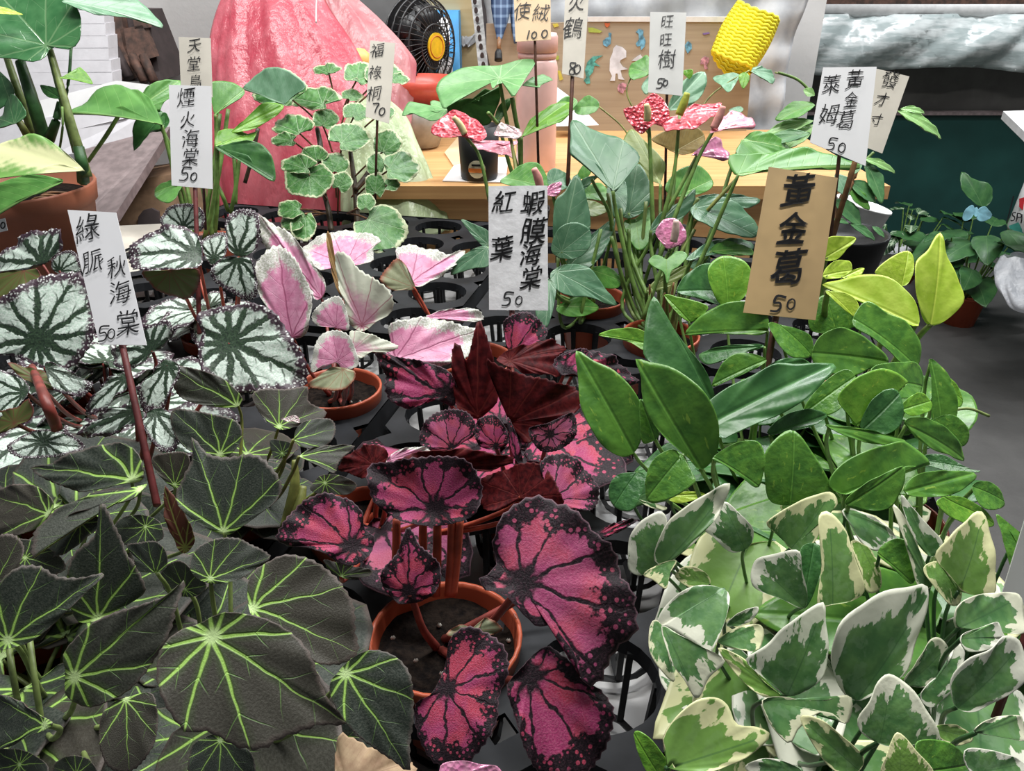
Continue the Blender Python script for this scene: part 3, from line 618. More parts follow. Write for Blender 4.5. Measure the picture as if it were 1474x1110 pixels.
# left background: stacked white sheets, plank, rusty bracket, tilted mauve board, brown box
stk_ = thing('white_stack', P(60, 290, 1.85), 'stack of white foam sheets behind the big pot', 'stack')
for i in range(12):
    y0 = 18 + i * 17.5; s = i * 2.6 + RND.uniform(-1.5, 1.5)
    mesh_obj('foam_sheet', *poly_prism([P(-60, y0, 1.85), P(150 + s * .9, y0 - 2, 1.85), P(151 + s * .9, y0 + 16.6, 1.85), P(-60, y0 + 17, 1.85)], (.0, .05, .0)), 'foam_white', stk_, False)
tag(mesh_obj('white_plank', *poly_prism([P(30, 152, 1.72), P(168, 116, 1.78), P(262, 128, 1.78), P(262, 148, 1.76), P(180, 170, 1.72), P(30, 205, 1.70)], (0, .03, -.012)), 'table_white', None, False), 'whitish plank lying in front of the foam stack', 'plank')
tag(mesh_obj('foam_block', *poly_prism([P(60, 170, 1.70), P(250, 140, 1.74), P(248, 188, 1.74), P(120, 218, 1.70), P(60, 230, 1.70)], (0, .1, 0)), 'foam_white', None, False), 'white foam block below the plank', 'block')
rb = thing('rusty_bracket', P(200, 115, 2.1), 'rusty dark metal bracket against the wall', 'bracket')
for s in ('155,10 175,25 190,114 170,114 158,60', '173,42 205,36 217,66 223,82 190,92 178,68', '190,20 207,22 212,40 194,42'): mesh_obj('plate', *poly_prism([P(*p, 2.06) for p in pts('p', s)], (0, .03, 0)), 'brown_rust', rb, False)
for x0, x1 in ((196, 208), (212, 222)): mesh_obj('bar', *tube([P(x0 - 6, 80, 2.04), P(x1, 118, 2.04)], .012, 8), 'brown_rust', rb)
mesh_obj('bar', *tube([P(160, 62, 2.05), P(186, 112, 2.05)], .014, 8), 'rust_dark', rb)
mesh_obj('plate', *poly_prism([P(152, 12, 2.09), P(212, 14, 2.09), P(232, 116, 2.09), P(160, 118, 2.09)], (0, .16, 0)), 'rust_dark', rb, False)
tag(mesh_obj('tilted_board', *poly_prism([P(120, 215, 1.66), P(245, 182, 1.7), P(232, 205, 1.66), P(160, 318, 1.42), P(100, 330, 1.45)], (.0, .03, -.01)), 'mauve_plastic', None, False), 'mauve grey plastic board leaning beside the big pot', 'board')
bx_ = thing('brown_box', P(215, 300, 1.62), 'brown box with an arched hole behind the fireworks begonia', 'box')
mesh_obj('box_body', *poly_prism([P(170, 262, 1.66), P(330, 240, 1.66), P(330, 335, 1.62), P(160, 335, 1.62)], (0, .15, 0)), 'box_brown', bx_, False)
mesh_obj('arched_hole', *poly_prism([P(x, y, 1.62) for x, y in ((198, 328), (199, 312), (206, 303), (218, 300), (228, 305), (232, 328))], (0, .006, 0)), 'rust_dark', bx_, False)
tag(mesh_obj('pale_tray', *poly_prism([P(168, 325, 1.42), P(232, 322, 1.45), P(240, 400, 1.2), P(175, 400, 1.2)], (0, 0, -.01)), 'card_cream', None, False), 'pale cardboard piece behind the line-vein price sign', 'cardboard')
# floor things on the right
ws = P(1262, 372, 3.25); tag(mesh_obj('foam_box', *box((ws[0] + .05, ws[1] + .1, .11), (.34, .26, .22), .1), 'foam_white', None, False), 'white foam box on the floor by the green panel', 'box')
sb = thing('spray_bottle', P(1470, 335, 3.0), 'white spray bottle with a red dot and dark lettering', 'bottle')
simple('label_green', (.05, .30, .24), .5); simple('dot_red', (.55, .02, .03), .4)
c = P(1474, 333, 3.0); up = unit(np.array((.05, 0, 1))); rad = .062
mesh_obj('body', *lathe([(.001, 0), (rad * .95, 0), (rad, .01), (rad, .20), (rad * .96, .203), (rad * .96, .215), (rad * .9, .245), (.001, .247)], c, 24, tilt=Matrix.Rotation(.09, 3, 'Y')), 'white_paint', sb)
# ---- handwriting: glyph outlines
_gc = {}
def glyph(ch, off=-.004):
    if (ch, off) in _gc: return _gc[(ch, off)]
    cu_ = bpy.data.curves.new('glyph', 'FONT'); cu_.body = ch; cu_.offset = off; cu_.resolution_u = 3
    o = bpy.data.objects.new('glyph', cu_); COL.objects.link(o); dg = bpy.context.evaluated_depsgraph_get(); dg.update()
    e = o.evaluated_get(dg); me = e.to_mesh(); V = np.array([v.co[:2] for v in me.vertices]); Fc = [tuple(p.vertices) for p in me.polygons]
    e.to_mesh_clear(); bpy.data.objects.remove(o); bpy.data.curves.remove(cu_)
    lo, hi = V.min(0), V.max(0); V = (V - (lo + hi) / 2) / max(hi - lo); _gc[(ch, off)] = (V, Fc); return _gc[(ch, off)]
DIG = {'5': [[(.40, -.45), (-.10, -.40), (-.18, -.02), (.12, -.06), (.22, .18), (.05, .42), (-.30, .48)]],
       '0': [[(.05, -.38), (-.22, -.15), (-.25, .25), (0, .44), (.24, .2), (.25, -.18), (.08, -.38)]], '1': [[(.06, -.45), (0, .45)]],
       '7': [[(-.32, -.36), (.26, -.42), (.05, .05), (-.05, .5)]], '8': [[(.22, -.38), (-.15, -.36), (-.12, -.08), (.18, .14), (.14, .42), (-.14, .42), (-.16, .15), (.12, -.1), (.24, -.36)]]}
def ribbon(ps, w):
    C = spline(ps, 5 * len(ps)); V, Fc = [], []
    for i in range(len(C)):
        d = C[min(i + 1, len(C) - 1)] - C[max(i - 1, 0)]; d = d / max(1e-6, np.linalg.norm(d)); nn = np.array((-d[1], d[0])) * w / 2 * (1.0 - .25 * (i / len(C)))
        V += [C[i] + nn, C[i] - nn]
    return V, [(2 * i, 2 * i + 1, 2 * i + 3, 2 * i + 2) for i in range(len(C) - 1)]
def lettering(items, plane_q, n, parent, mat='ink', name='lettering', off=-.004):
    V3, F3 = [], []; rs = random.Random(len(items) * 13 + int(items[0][1]))
    for ch, cx, cy, size, rot in items:
        if ch in DIG:
            for st_ in DIG[ch]:
                V, Fc = ribbon([np.array(p) * size for p in st_], max(2.1, size * (.10 + max(0, off) * 2.5))); V = np.array(V)
                o = len(V3); F3 += [tuple(i + o for i in f) for f in Fc]; a = math.radians(rot); ca, sa = math.cos(a), math.sin(a)
                V3 += [(cx + v[0] * ca - v[1] * sa, cy + v[0] * sa + v[1] * ca) for v in V]
        else:
            V, Fc = glyph(ch); sh_ = [(i * off, j * off) for i in (-1, 1) for j in (-1, 1)] if off > 0 else [(0, 0)]; nv = len(V)
            Fc = [tuple(i + q * nv for i in f) for q in range(len(sh_)) for f in Fc]; V = np.vstack([V + np.array(q) for q in sh_]) * np.array((.92, 1.0)); p1, p2 = rs.random() * 6, rs.random() * 6
            V[:, 0] += .03 * np.sin(V[:, 1] * 7 + p1) + V[:, 1] * .10; V[:, 1] += .035 * np.sin(V[:, 0] * 6 + p2) + V[:, 0] * .14
            a = math.radians(rot); ca, sa = math.cos(a), math.sin(a); o = len(V3); F3 += [tuple(i + o for i in f) for f in Fc]
            V3 += [(cx + size * (v[0] * ca + v[1] * sa), cy + size * (v[0] * sa - v[1] * ca)) for v in V]
    W = [onplane(v, plane_q, n) - ray(v) / np.linalg.norm(ray(v)) * .0009 for v in V3]
    return mesh_obj(name, W, F3, mat, parent, False)
n = unit((-.1, -1, .25)); q = c + np.array((0, -rad, .1))
qv = P(1464, 292, 2.93)
lettering([('S', 1459, 312, 13, 4), ('P', 1467, 313, 13, 4), ('R', 1475, 314, 13, 4)], qv, n, sb)
def flat(name, s, mat, parent, qv, n, k=.0005, reg='p'): return mesh_obj(name, *poly_prism([onplane(p, qv, n) - n * -k for p in pts(reg, s)], -n * .0004), mat, parent, False)
flat('red_dot', '1467,286 1474,284 1481,290 1483,299 1474,304 1467,298', 'dot_red', sb, qv, n); flat('dark_line', '1458,282 1460,282 1450,322 1448,322', 'ink', sb, qv, n); flat('green_mark', '1452,325 1466,320 1474,336 1458,340', 'label_green', sb, qv, n)
bagmat('clear_bag', (.50, .52, .56), (.74, .75, .78), .3, .2, .9)
blob('clear_bag', [(368, 1446, 1500, 2.5, .5), (380, 1436, 1540, 2.5, .5), (410, 1434, 1570, 2.45, .5), (440, 1452, 1560, 2.42, .5), (452, 1480, 1540, 2.42, .4)], 'clear_bag', 'clear plastic bag on the floor at the right edge', 'bag', 5, .12, 8)
# ---------------------------------------------------------------- leaves
RINGS = np.array((.14, .3, .46, .62, .76, .87, .95, 1.0)); NR = len(RINGS)
_fc = {}
def leaf_faces(N):
    if N in _fc: return _fc[N]
    top = [(0, 1 + k, 1 + (k + 1) % N) for k in range(N)]
    for j in range(NR - 1):
        for k in range(N):
            a, b = 1 + j * N + k, 1 + j * N + (k + 1) % N; top.append((a, a + N, b + N, b))
    n = 1 + NR * N; bot = [tuple(i + n for i in f)[::-1] for f in top]; e = 1 + (NR - 1) * N
    rim = [(e + k, e + k + n, e + (k + 1) % N + n, e + (k + 1) % N) for k in range(N)]
    _fc[N] = (top + bot + rim, [0] * len(top) + [1] * len(bot) + [0] * N); return _fc[N]
def closed_spline(ps, N):
    ps = np.array(ps); q = np.vstack([ps[-1], ps, ps[0], ps[1]]); out = []
    for i in range(len(ps)):
        a, b, c, d = q[i:i + 4]
        for t in np.linspace(0, 1, 8, endpoint=False): out.append(.5 * (2 * b + (c - a) * t + (2 * a - 5 * b + 4 * c - d) * t * t + (3 * b - a - 3 * c + d) * t ** 3))
    out = np.array(out); seg = np.linalg.norm(np.diff(np.vstack([out, out[:1]]), axis=0), axis=1); s = np.concatenate([[0], np.cumsum(seg)]); u = np.linspace(0, s[-1], N, endpoint=False)
    oo = np.vstack([out, out[:1]]); return np.stack([np.interp(u, s, oo[:, k]) for k in range(3)], 1)
def leaf_core(parent, base, out3, n, mt, mb, fold=.15, droop=.12, wave=.02, cup=0., teeth=0., N=44, name='leaf', wk=5, rs=RND, tip=None):
    n = unit(n); O = closed_spline(out3, N); d = np.linalg.norm(O - base, axis=1)
    tp = O[int(np.argmax(d))] if tip is None else tip
    L = max(.004, float(np.linalg.norm(tp - base))); ey = unit(tp - base); ex = unit(np.cross(ey, n)); ez = np.cross(ex, ey)
    x, y = (O - base) @ ex, (O - base) @ ey
    if np.sum(x * np.roll(y, -1) - np.roll(x, -1) * y) < 0: x, y = x[::-1], y[::-1]
    if teeth:
        k = np.arange(N); j = np.array([rs.uniform(.5, 1.0) for _ in range(N)]); f = 1 + teeth * np.where(k % 2 == 0, 1, -1) * j; x, y = x * f, y * f
    X_ = np.concatenate([[0], np.outer(RINGS, x).ravel()]) / L; Y_ = np.concatenate([[0], np.outer(RINGS, y).ravel()]) / L; R_ = np.concatenate([[0], np.repeat(RINGS, N)])
    kk = np.concatenate([[0], np.tile(np.arange(N), NR)]) * 2 * math.pi / N; p1, p2 = rs.uniform(0, 6.28), rs.uniform(0, 6.28)
    h = fold * (np.sqrt(X_ ** 2 + .0012) - .035) - droop * (Y_ * np.abs(Y_) - .25 * Y_) + cup * R_ ** 2 + wave * R_ ** 3 * (np.sin(wk * kk + p1) + .6 * np.sin((wk * 2 + 1) * kk + p2)) - .02 * np.sqrt(X_ ** 2 + .0005)
    V = base + np.outer(X_, ex) * L + np.outer(Y_, ey) * L + np.outer(h, ez) * L
    th = min(.0009, L * .012); V2 = V - ez * th
    Fc, mi = leaf_faces(N); me = bpy.data.meshes.new(name); me.from_pydata(np.vstack([V, V2]).tolist(), [], Fc)
    me.materials.append(M[mt]); me.materials.append(M[mb]); me.polygons.foreach_set('material_index', mi); me.polygons.foreach_set('use_smooth', [True] * len(Fc))
    at = me.attributes.new('lf', 'FLOAT_VECTOR', 'POINT'); A = np.stack([X_, Y_, R_], 1).astype(np.float32); at.data.foreach_set('vector', np.vstack([A, A]).ravel()); me.update()
    o = bpy.data.objects.new(name, me); COL.objects.link(o); adopt(o, parent); return o, ey, ez, L
SH = {'ovate': [(.0, -.02), (.22, .02), (.40, .14), (.50, .32), (.46, .52), (.32, .72), (.14, .90), (0, 1.0)],
      'heart': [(.0, .0), (.18, -.10), (.38, -.06), (.50, .12), (.50, .34), (.38, .60), (.18, .84), (0, 1.0)],
      'lance': [(.0, -.01), (.18, .08), (.38, .25), (.50, .45), (.44, .65), (.26, .84), (0, 1.0)],
      'round': [(.0, .05), (.20, -.18), (.42, -.12), (.54, .12), (.55, .40), (.44, .68), (.22, .90), (0, 1.0)]}
def shape3(kind, base, ey, n, L, W):
    ex = unit(np.cross(ey, n)); s = SH[kind]; q = [(x, y) for x, y in s] + [(-x, y) for x, y in s[-2:0:-1]]
    return [base + ex * x * W + ey * y * L for x, y in q]
def proj(p):
    d = np.array(p) - CAM; z = d[1] * CT - d[2] * ST; return 737 + F_ * d[0] / z, 555 - F_ * (d[1] * ST + d[2] * CT) / z
class Plant:
    def __init__(s, name, label, group, at, drop=None, z0=None, mt='K', mb=None, stem='st_green', sr=.002, pot='pot', opts=None, cat='potted plant', rim=None, nb=(0, 0, 0), soil_r=.012):
        s.drop, s.z0, s.mt, s.mb, s.stem, s.sr, s.o, s.nb, s.i = drop, z0, mt, mb or mt, stem, sr, opts or {}, np.array(nb, float), 0
        s.rs = random.Random(label); s.soil_r = soil_r
        if pot == 'none': s.soil = np.array(at, float); c = s.soil
        else:
            if len(at) == 2 and all(isinstance(v, int) for v in at) and abs(at[0]) < 12: xy = cell(*at)
            else: xy = np.array(at[:2], float)
            rz = RIMZ if rim is None else rim; c = np.array((xy[0], xy[1], rz - .075)); s.soil = np.array((xy[0], xy[1], rz - .014))
        s.t = thing(name, c, label, cat, group)
        if pot in ('pot', 'big'):
            r = .0475 if pot == 'pot' else .052; mat = 'terracotta_plastic'
            prof = [(.001, 0), (r * .70, 0), (r * .72, .003), (r * .90, .058), (r * .93, .058), (r * .97, .060), (r, .073), (r, .075), (r * .955, .0755), (r * .94, .072), (r * .88, .055), (r * .70, .006), (.001, .006)]
            mesh_obj('pot', *lathe(prof, c, 32), mat, s.t)
            rs = np.random.RandomState(sum(map(ord, label)) % 1000); V = [tuple(s.soil)]; Fc = []
            for j in range(1, 6):
                for k in range(20): t = k * 6.2832 / 20; rr_ = r * .92 * j / 5; V.append((s.soil[0] + rr_ * math.cos(t), s.soil[1] + rr_ * math.sin(t), s.soil[2] + rs.uniform(-.0025, .0025)))
            Fc = [(0, 1 + k, 1 + (k + 1) % 20) for k in range(20)] + [(1 + j * 20 + k, 21 + j * 20 + k, 21 + j * 20 + (k + 1) % 20, 1 + j * 20 + (k + 1) % 20) for j in range(4) for k in range(20)]
            so = mesh_obj('soil', V, Fc, 'soil', s.t)
            for k in range(7): a, q = rs.uniform(0, 6.28), rs.uniform(.3, .85) * r; mesh_obj('grit', *lathe([(.0005, -.002), (.002, 0), (.0005, .0018)], (s.soil[0] + q * math.cos(a), s.soil[1] + q * math.sin(a), s.soil[2] + .0015), 6), 'soil_grit', so)
    def anchor(s, p, f=0., drop=None, z=None):
        if z is None: z = zdrop(p, drop or s.drop) if s.z0 is None else s.z0 - .004 * s.i
        return P(p[0], p[1], z - f)
    def petiole(s, bp, ez, ey, r=None, mat=None, S=None, name='petiole'):
        r = r or s.sr; S = s.soil + np.array((s.rs.uniform(-1, 1), s.rs.uniform(-1, 1), 0)) * s.soil_r if S is None else S
        h = bp[2] - S[2]; m1 = S + (bp - S) * np.array((.55, .55, .42)); m2 = bp - ez * .006 + (S - bp) * .10 + np.array((0, 0, -.006))
        V, Fc = tube([S, m1, m2, bp - ez * .0006], [r * 1.25, r, r * .9, r * .75], 7, 14); mesh_obj(name, V, Fc, mat or s.stem, s.t)
    def leaf(s, reg, b, out, n=None, f=0., drop=None, z=None, flip=False, mt=None, mb=None, pet=True, name='leaf', **k):
        s.i += 1; bpx = px(reg, b); op = pts(reg, out) if isinstance(out, str) else out
        c = np.mean(op, axis=0); A = s.anchor(c, f, drop, z); d = [math.hypot(q[0] - bpx[0], q[1] - bpx[1]) for q in op]; t = op[int(np.argmax(d))]
        u = (np.array(t) - np.array(bpx)) / max(d)
        if n is None:
            if u[1] < -.45: n = (.22 * u[0], -.86, .5)
            elif u[1] > .45: n = (.25 * u[0], -.62, .78)
            else: n = (.38 * u[0], -.62, .72)
            n = np.array(n) + s.nb + np.array([s.rs.uniform(-.13, .13) for _ in range(3)])
        n = unit(n); kk = dict(s.o); kk.update(k); bp = onplane(bpx, A, n); O3 = [onplane(q, A, n) for q in op]
        m1, m2 = mt or s.mt, mb or s.mb
        if flip: m1, m2 = m2, m1
        o, ey, ez, L = leaf_core(s.t, bp, O3, n, m1, m2, rs=s.rs, name=name, tip=onplane(t, A, n), **kk)
        if pet: s.petiole(bp, ez, ey)
        return bp, ez, L
    def auto(s, b, t, w, kind='ovate', reg='p', **k):      # leaf from base, tip and width on the photograph
        b, t = px(reg, b), px(reg, t); w = w / REG[reg][2]; d = np.array(t) - np.array(b); L = np.linalg.norm(d); d = d / L; e = np.array((-d[1], d[0])); q = SH[kind]
        op = [tuple(np.array(b) + e * x * w + d * y * L) for x, y in q + [(-x, y) for x, y in q[-2:0:-1]]]
        return s.leaf('p', b, op, **k)
    def stem3(s, ps, r, mat=None, name='stem'): return mesh_obj(name, *tube(ps, r, 8, 5 * len(ps)), mat or s.stem, s.t)
    def filler(s, cnt, spread, h0, h1, L, W, kind='heart', mt=None, droop=.25, bd=None):
        for k in range(cnt):
            a = 6.2832 * (k + s.rs.random()) / cnt; r = spread * s.rs.uniform(.25, 1.0); b = s.soil + np.array((math.cos(a) * r, math.sin(a) * r, s.rs.uniform(h0, h1)))
            ey = unit((math.cos(a), math.sin(a), s.rs.uniform(-.5, .3))); n = unit(np.cross(np.cross(ey, (0, 0, 1)), ey) + np.array((s.rs.uniform(-.3, .3), s.rs.uniform(-.5, .1), 0)))
            l = L * s.rs.uniform(.75, 1.15)
            if bd and any(not (bd[0] < q[0] < bd[1] and bd[2] < q[1] < bd[3]) for q in (proj(b), proj(b + ey * l))): continue
            kk = dict(s.o); kk.update(droop=droop); o, ey, ez, _ = leaf_core(s.t, b, shape3(kind, b, ey, n, l, W * l / L), n, s.rs.choice(mt) if mt else s.mt, s.mb, rs=s.rs, **{**kk, 'N': 28})
            s.petiole(b, ez, ey)

# ---- J: dark begonias with lime veins
JO = dict(fold=.10, droop=.10, wave=.018, teeth=.014, N=72, wk=4)
GJ = 'lime-veined dark begonias'
J1 = Plant('potted_begonia', 'dark begonia with the largest lime-veined leaf, front left', GJ, cell(-1, -1), .275, mt='J', mb='Jb', stem='st_lime', sr=.0014, opts=JO)
J1.leaf('z7', (797, 598), '775,540 790,490 840,455 900,435 970,450 1040,490 1080,540 1110,590 1115,660 1130,730 1080,770 1000,775 950,740 900,700 830,650 785,620', f=-.012)
J1.leaf('z7', (665, 690), '640,640 700,615 770,618 850,640 930,690 975,750 1005,830 1040,900 1095,965 1000,968 940,990 880,1010 820,1040 740,1035 690,1005 640,985 590,990 550,950 510,880 490,800 510,720 560,670 620,650', f=.012)
J1.leaf('z8', (215, 805), '205,780 260,740 320,732 380,760 415,810 425,880 425,960 415,1030 412,1112 360,1080 300,1040 240,990 200,940 165,880 165,830 190,800', f=.006)
J1.leaf('z7', (700, 360), '660,355 590,310 550,250 570,190 595,130 597,62 640,110 700,125 790,118 830,135 870,180 885,220 865,270 810,310 760,345 710,370', f=.0, n=(0, -.75, .65))
J1.leaf('z7', (660, 505), '600,490 595,450 620,410 670,385 740,380 790,400 850,435 810,470 760,505 700,522 640,518', f=.015)
J1.leaf('z7', (490, 490), '440,485 415,440 390,405 430,395 490,390 520,415 525,450 512,482', f=.012)
J1.leaf('z7', (690, 1015), '600,1040 640,1005 690,995 760,1030 795,1070 790,1150 690,1170 600,1140', f=-.03)
J1.leaf('z7', (580, 540), '500,485 560,450 610,480 650,530 600,565 520,545', f=-.015)
J1.filler(18, .065, .02, .06, .09, .09, 'round', bd=(100, 600, 640, 1300))
J2 = Plant('potted_begonia', 'dark lime-veined begonia at the bottom left corner', GJ, cell(-2, -1), .28, mt='J', mb='Jb', stem='st_lime', sr=.0015, opts=JO)
J2.leaf('z7', (305, 628), '310,275 350,340 390,420 430,470 460,540 400,590 330,625 290,640 240,640 215,570 215,500 230,430 285,380 300,320', f=-.015)
J2.leaf('z7', (232, 815), '205,790 205,740 240,690 300,640 370,610 440,590 520,560 570,518 550,600 530,680 490,750 450,810 400,860 340,890 270,910 215,885 200,850', f=.01)
J2.leaf('z7', (25, 695), '-20,720 -60,600 0,520 60,470 130,470 180,500 250,505 322,495 260,560 200,620 120,690 60,718', f=.0)
J2.leaf('z7', (-30, 560), '-40,560 -60,420 0,370 50,380 68,430 50,490 20,540', f=.02)
J2.leaf('z7', (395, 885), '330,920 400,878 480,870 495,960 470,1050 400,1115 340,1100 310,1010', f=-.02)
J2.leaf('z7', (140, 965), '-30,880 60,895 120,930 155,965 100,1000 -30,1040', f=.0)
J2.leaf('z7', (60, 1090), '-30,1060 40,1040 110,1060 160,1110 100,1170 -30,1180', f=-.02)
J2.leaf('z7', (240, 1120), '160,1100 230,1060 300,1090 310,1160 220,1190', f=-.04)
for bx_, tx in (((30, 730), (55, 890)), ((95, 705), (130, 960)), ((20, 1040), (20, 1110))):
    a, b = px('z7', (bx_[0] - 6, bx_[1] - 45)), px('z7', tx); za = zdrop(a, .285) + .012; J2.stem3([P(*a, za + .02), P((a[0] + b[0]) / 2 - 1, (a[1] + b[1]) / 2, za + .004), P(*b, za + .008)], .0016, 'st_lime', 'petiole')
J2.filler(18, .065, .02, .06, .09, .09, 'round', bd=(-200, 500, 700, 1300))
J3 = Plant('potted_begonia', 'dark begonia with brownish lime-veined leaves below the tilted sign', GJ, cell(-3, 0), .285, mt='J', mb='Jb', stem='st_lime', sr=.0014, opts=JO)
J3.leaf('z7', (250, 330), '110,440 150,380 230,325 300,310 310,350 200,430', f=-.02)
J3.leaf('z7', (150, 300), '-40,240 60,210 130,225 165,260 150,310 100,360 40,372 -40,350', f=-.01)
J3.leaf('z7', (440, 225), '90,400 110,330 180,280 300,245 400,222 462,213 430,248 350,272 270,292 200,312 140,360 100,425', f=.004, n=(0, -.2, .97), fold=0)
J3.leaf('z7', (412, 193), '440,190 445,140 420,100 370,82 300,90 230,110 150,140 70,148 120,185 190,215 260,235 330,225 400,207', f=.0, n=(-.15, -.6, .78))
J3.leaf('z7', (550, 212), '470,130 530,112 590,115 598,170 560,228 500,185', f=-.02)
J3.leaf('z7', (580, 410), '505,225 540,250 600,340 605,400 570,425 520,330', f=-.025, flip=True)
J3.leaf('z7', (455, 345), '355,350 380,315 450,308 500,330 515,380 450,402 380,397', f=-.03)
J3.leaf('z7', (80, 440), '0,400 90,385 180,430 200,480 120,500 20,470', f=-.03)
J3.filler(18, .075, .02, .06, .085, .085, 'round', bd=(-200, 420, 600, 1000))
J4 = Plant('potted_begonia', 'small-leaved lime-veined begonia in front of the pink begonia pot', GJ, cell(-2, 1), .305, mt='J', mb='Jb', stem='st_olive', sr=.0015, opts=JO)
J4.leaf('p', (317, 652), '245,590 262,588 300,595 340,606 349,628 337,650 310,662 270,647 247,620', f=.0, n=(0, -.75, .6))
J4.leaf('z4', (1000, 915), '700,745 760,750 850,770 930,800 990,850 1022,890 990,925 900,922 800,902 740,870 718,820', f=-.01)
J4.leaf('z4', (1175, 1000), '1060,870 1120,850 1200,850 1292,838 1300,900 1372,930 1360,970 1280,990 1190,1020 1130,990 1080,930', f=.0)
J4.leaf('z4', (1235, 1060), '1240,1030 1280,985 1340,970 1400,975 1415,1010 1390,1070 1330,1098 1260,1088', f=.012)
J4.leaf('d3', (150, 672), '190,640 300,600 400,590 550,588 480,660 430,720 400,792 320,762 230,712', f=.0)
J4.leaf('d3', (335, 860), '225,905 260,850 300,810 400,800 500,830 565,880 500,942 400,945 290,942', f=-.05)
J4.leaf('d3', (30, 650), '-60,560 20,560 90,580 60,660 -20,690', f=-.01)
J4.stem3([P(424, 662, .60), P(424, 700, .60), P(412, 760, .60)], [.002, .004, .005], 'st_olive'); J4.stem3([P(436, 700, .605), P(430, 730, .6), P(418, 765, .6)], [.003, .005, .006], 'st_olive')

J4.filler(10, .05, .01, .04, .06, .06, 'round', bd=(230, 560, 580, 900))
# ---- G: silver begonias
GO = dict(fold=.10, droop=.14, wave=.03, teeth=.022, N=72, wk=5); GG = 'silver fireworks begonias'
G1 = Plant('potted_begonia', 'silver and dark green begonia with a huge leaf at the left edge', GG, cell(-4, 2), .29, mt='G', mb='Gb', stem='st_red', sr=.0019, opts=GO)
G1.leaf('z4', (180, 325), '-60,290 50,230 120,195 200,180 270,185 265,230 240,270 200,310 150,335 70,347 -40,355', f=.0)
G1.leaf('z4', (100, 350), '-60,380 80,350 160,345 170,390 100,430 -60,470', f=-.01, flip=True)
G1.leaf('z4', (250, 350), '215,330 240,280 300,265 335,310 345,352 250,362', f=-.02)
G1.leaf('z4', (165, 645), '-60,520 60,440 140,380 220,355 310,350 370,400 400,470 410,560 400,640 350,720 280,760 190,765 100,725 30,705 -60,700', f=.0)
G1.leaf('z4', (150, 800), '40,745 130,760 220,790 300,860 240,850 150,830 90,800', f=.004, flip=True, n=(0, -.3, .95))
G1.leaf('z4', (190, 760), '190,740 260,750 330,790 388,820 350,872 290,872 220,842', f=.008)
G1.leaf('z4', (105, 860), '-60,780 70,788 122,840 100,900 40,950 -60,970', f=-.01)
G1.leaf('z4', (180, 1070), '30,1100 100,1040 200,1018 300,1040 355,1090 250,1130 100,1140', f=-.03)
G1.leaf('z4', (60, 990), '-60,960 60,930 130,890 140,960 60,1010 -60,1040', f=-.03, flip=True)
q = px('z4', (135, 755)); q2 = px('z4', (240, 1015)); G1.stem3([P(*q, .655), P((q[0] + q2[0]) / 2, (q[1] + q2[1]) / 2, .56), P(*q2, .57)], [.003, .004, .0042], 'st_red')
G2 = Plant('potted_begonia', 'silver begonia with pleated leaves at the foot of the fireworks sign', GG, cell(-4, 4), .27, mt='G', mb='Gb', stem='st_redbright', sr=.0019, opts=GO)
G2.leaf('z4', (770, 168), '680,100 720,75 800,68 850,90 866,130 852,182 780,172 700,165 668,142', f=-.03)
G2.leaf('z4', (900, 300), '850,225 940,185 955,250 935,305 880,322', f=-.01)
G2.leaf('z4', (715, 350), '600,350 690,348 835,342 832,420 782,476 700,450 640,410', f=-.01, flip=True, n=(0, -.9, -.1))
G2.leaf('z4', (825, 280), '530,265 560,210 620,180 700,165 780,170 830,200 852,250 848,300 832,342 760,357 690,347 620,352 555,332', f=.02, n=(0, -.5, .85))
G2.leaf('z4', (1005, 288), '950,150 980,95 1050,88 1082,120 1092,190 1072,270 1010,292 958,252', f=.0)
G2.leaf('z4', (1000, 296), '890,350 930,300 1000,293 1060,300 1077,370 1077,450 1030,472 970,442 908,402', f=.03, n=(0, -.85, .5))
G3 = Plant('potted_begonia', 'silver begonia with a round white-splashed leaf beside the pink begonia', GG, cell(-3, 1), .295, mt='G', mb='Gb', stem='st_red', sr=.0019, opts=GO)
G3.leaf('z4', (640, 685), '440,680 520,660 600,600 700,558 742,600 705,645 650,690 600,742 520,762 470,742', f=-.02)
G3.leaf('z4', (705, 745), '580,840 640,780 700,718 762,760 735,830 700,900 650,942 588,932', f=-.01)
G3.leaf('z4', (535, 795), '340,942 380,880 450,810 530,778 545,830 480,890 420,942', f=-.015)
G3.leaf('z4', (585, 940), '300,1022 380,970 470,930 560,918 605,960 540,1012 450,1042 350,1044', f=-.015)
G3.leaf('z4', (650, 945), '598,960 680,928 745,980 745,1080 680,1105 620,1042', f=-.02)
G3.leaf('z4', (965, 652), '835,545 900,510 1000,493 1090,500 1160,530 1200,590 1240,650 1280,720 1282,790 1240,842 1150,858 1040,862 960,852 880,802 840,742 832,680 848,610', f=.0, n=(0, -.7, .7))
G1.filler(12, .07, .02, .06, .08, .075, 'round', bd=(-200, 330, 330, 760)); G2.filler(9, .05, .02, .05, .07, .065, 'round', bd=(170, 400, 310, 520)); G3.filler(16, .06, .02, .05, .07, .065, 'round', bd=(100, 440, 430, 700))
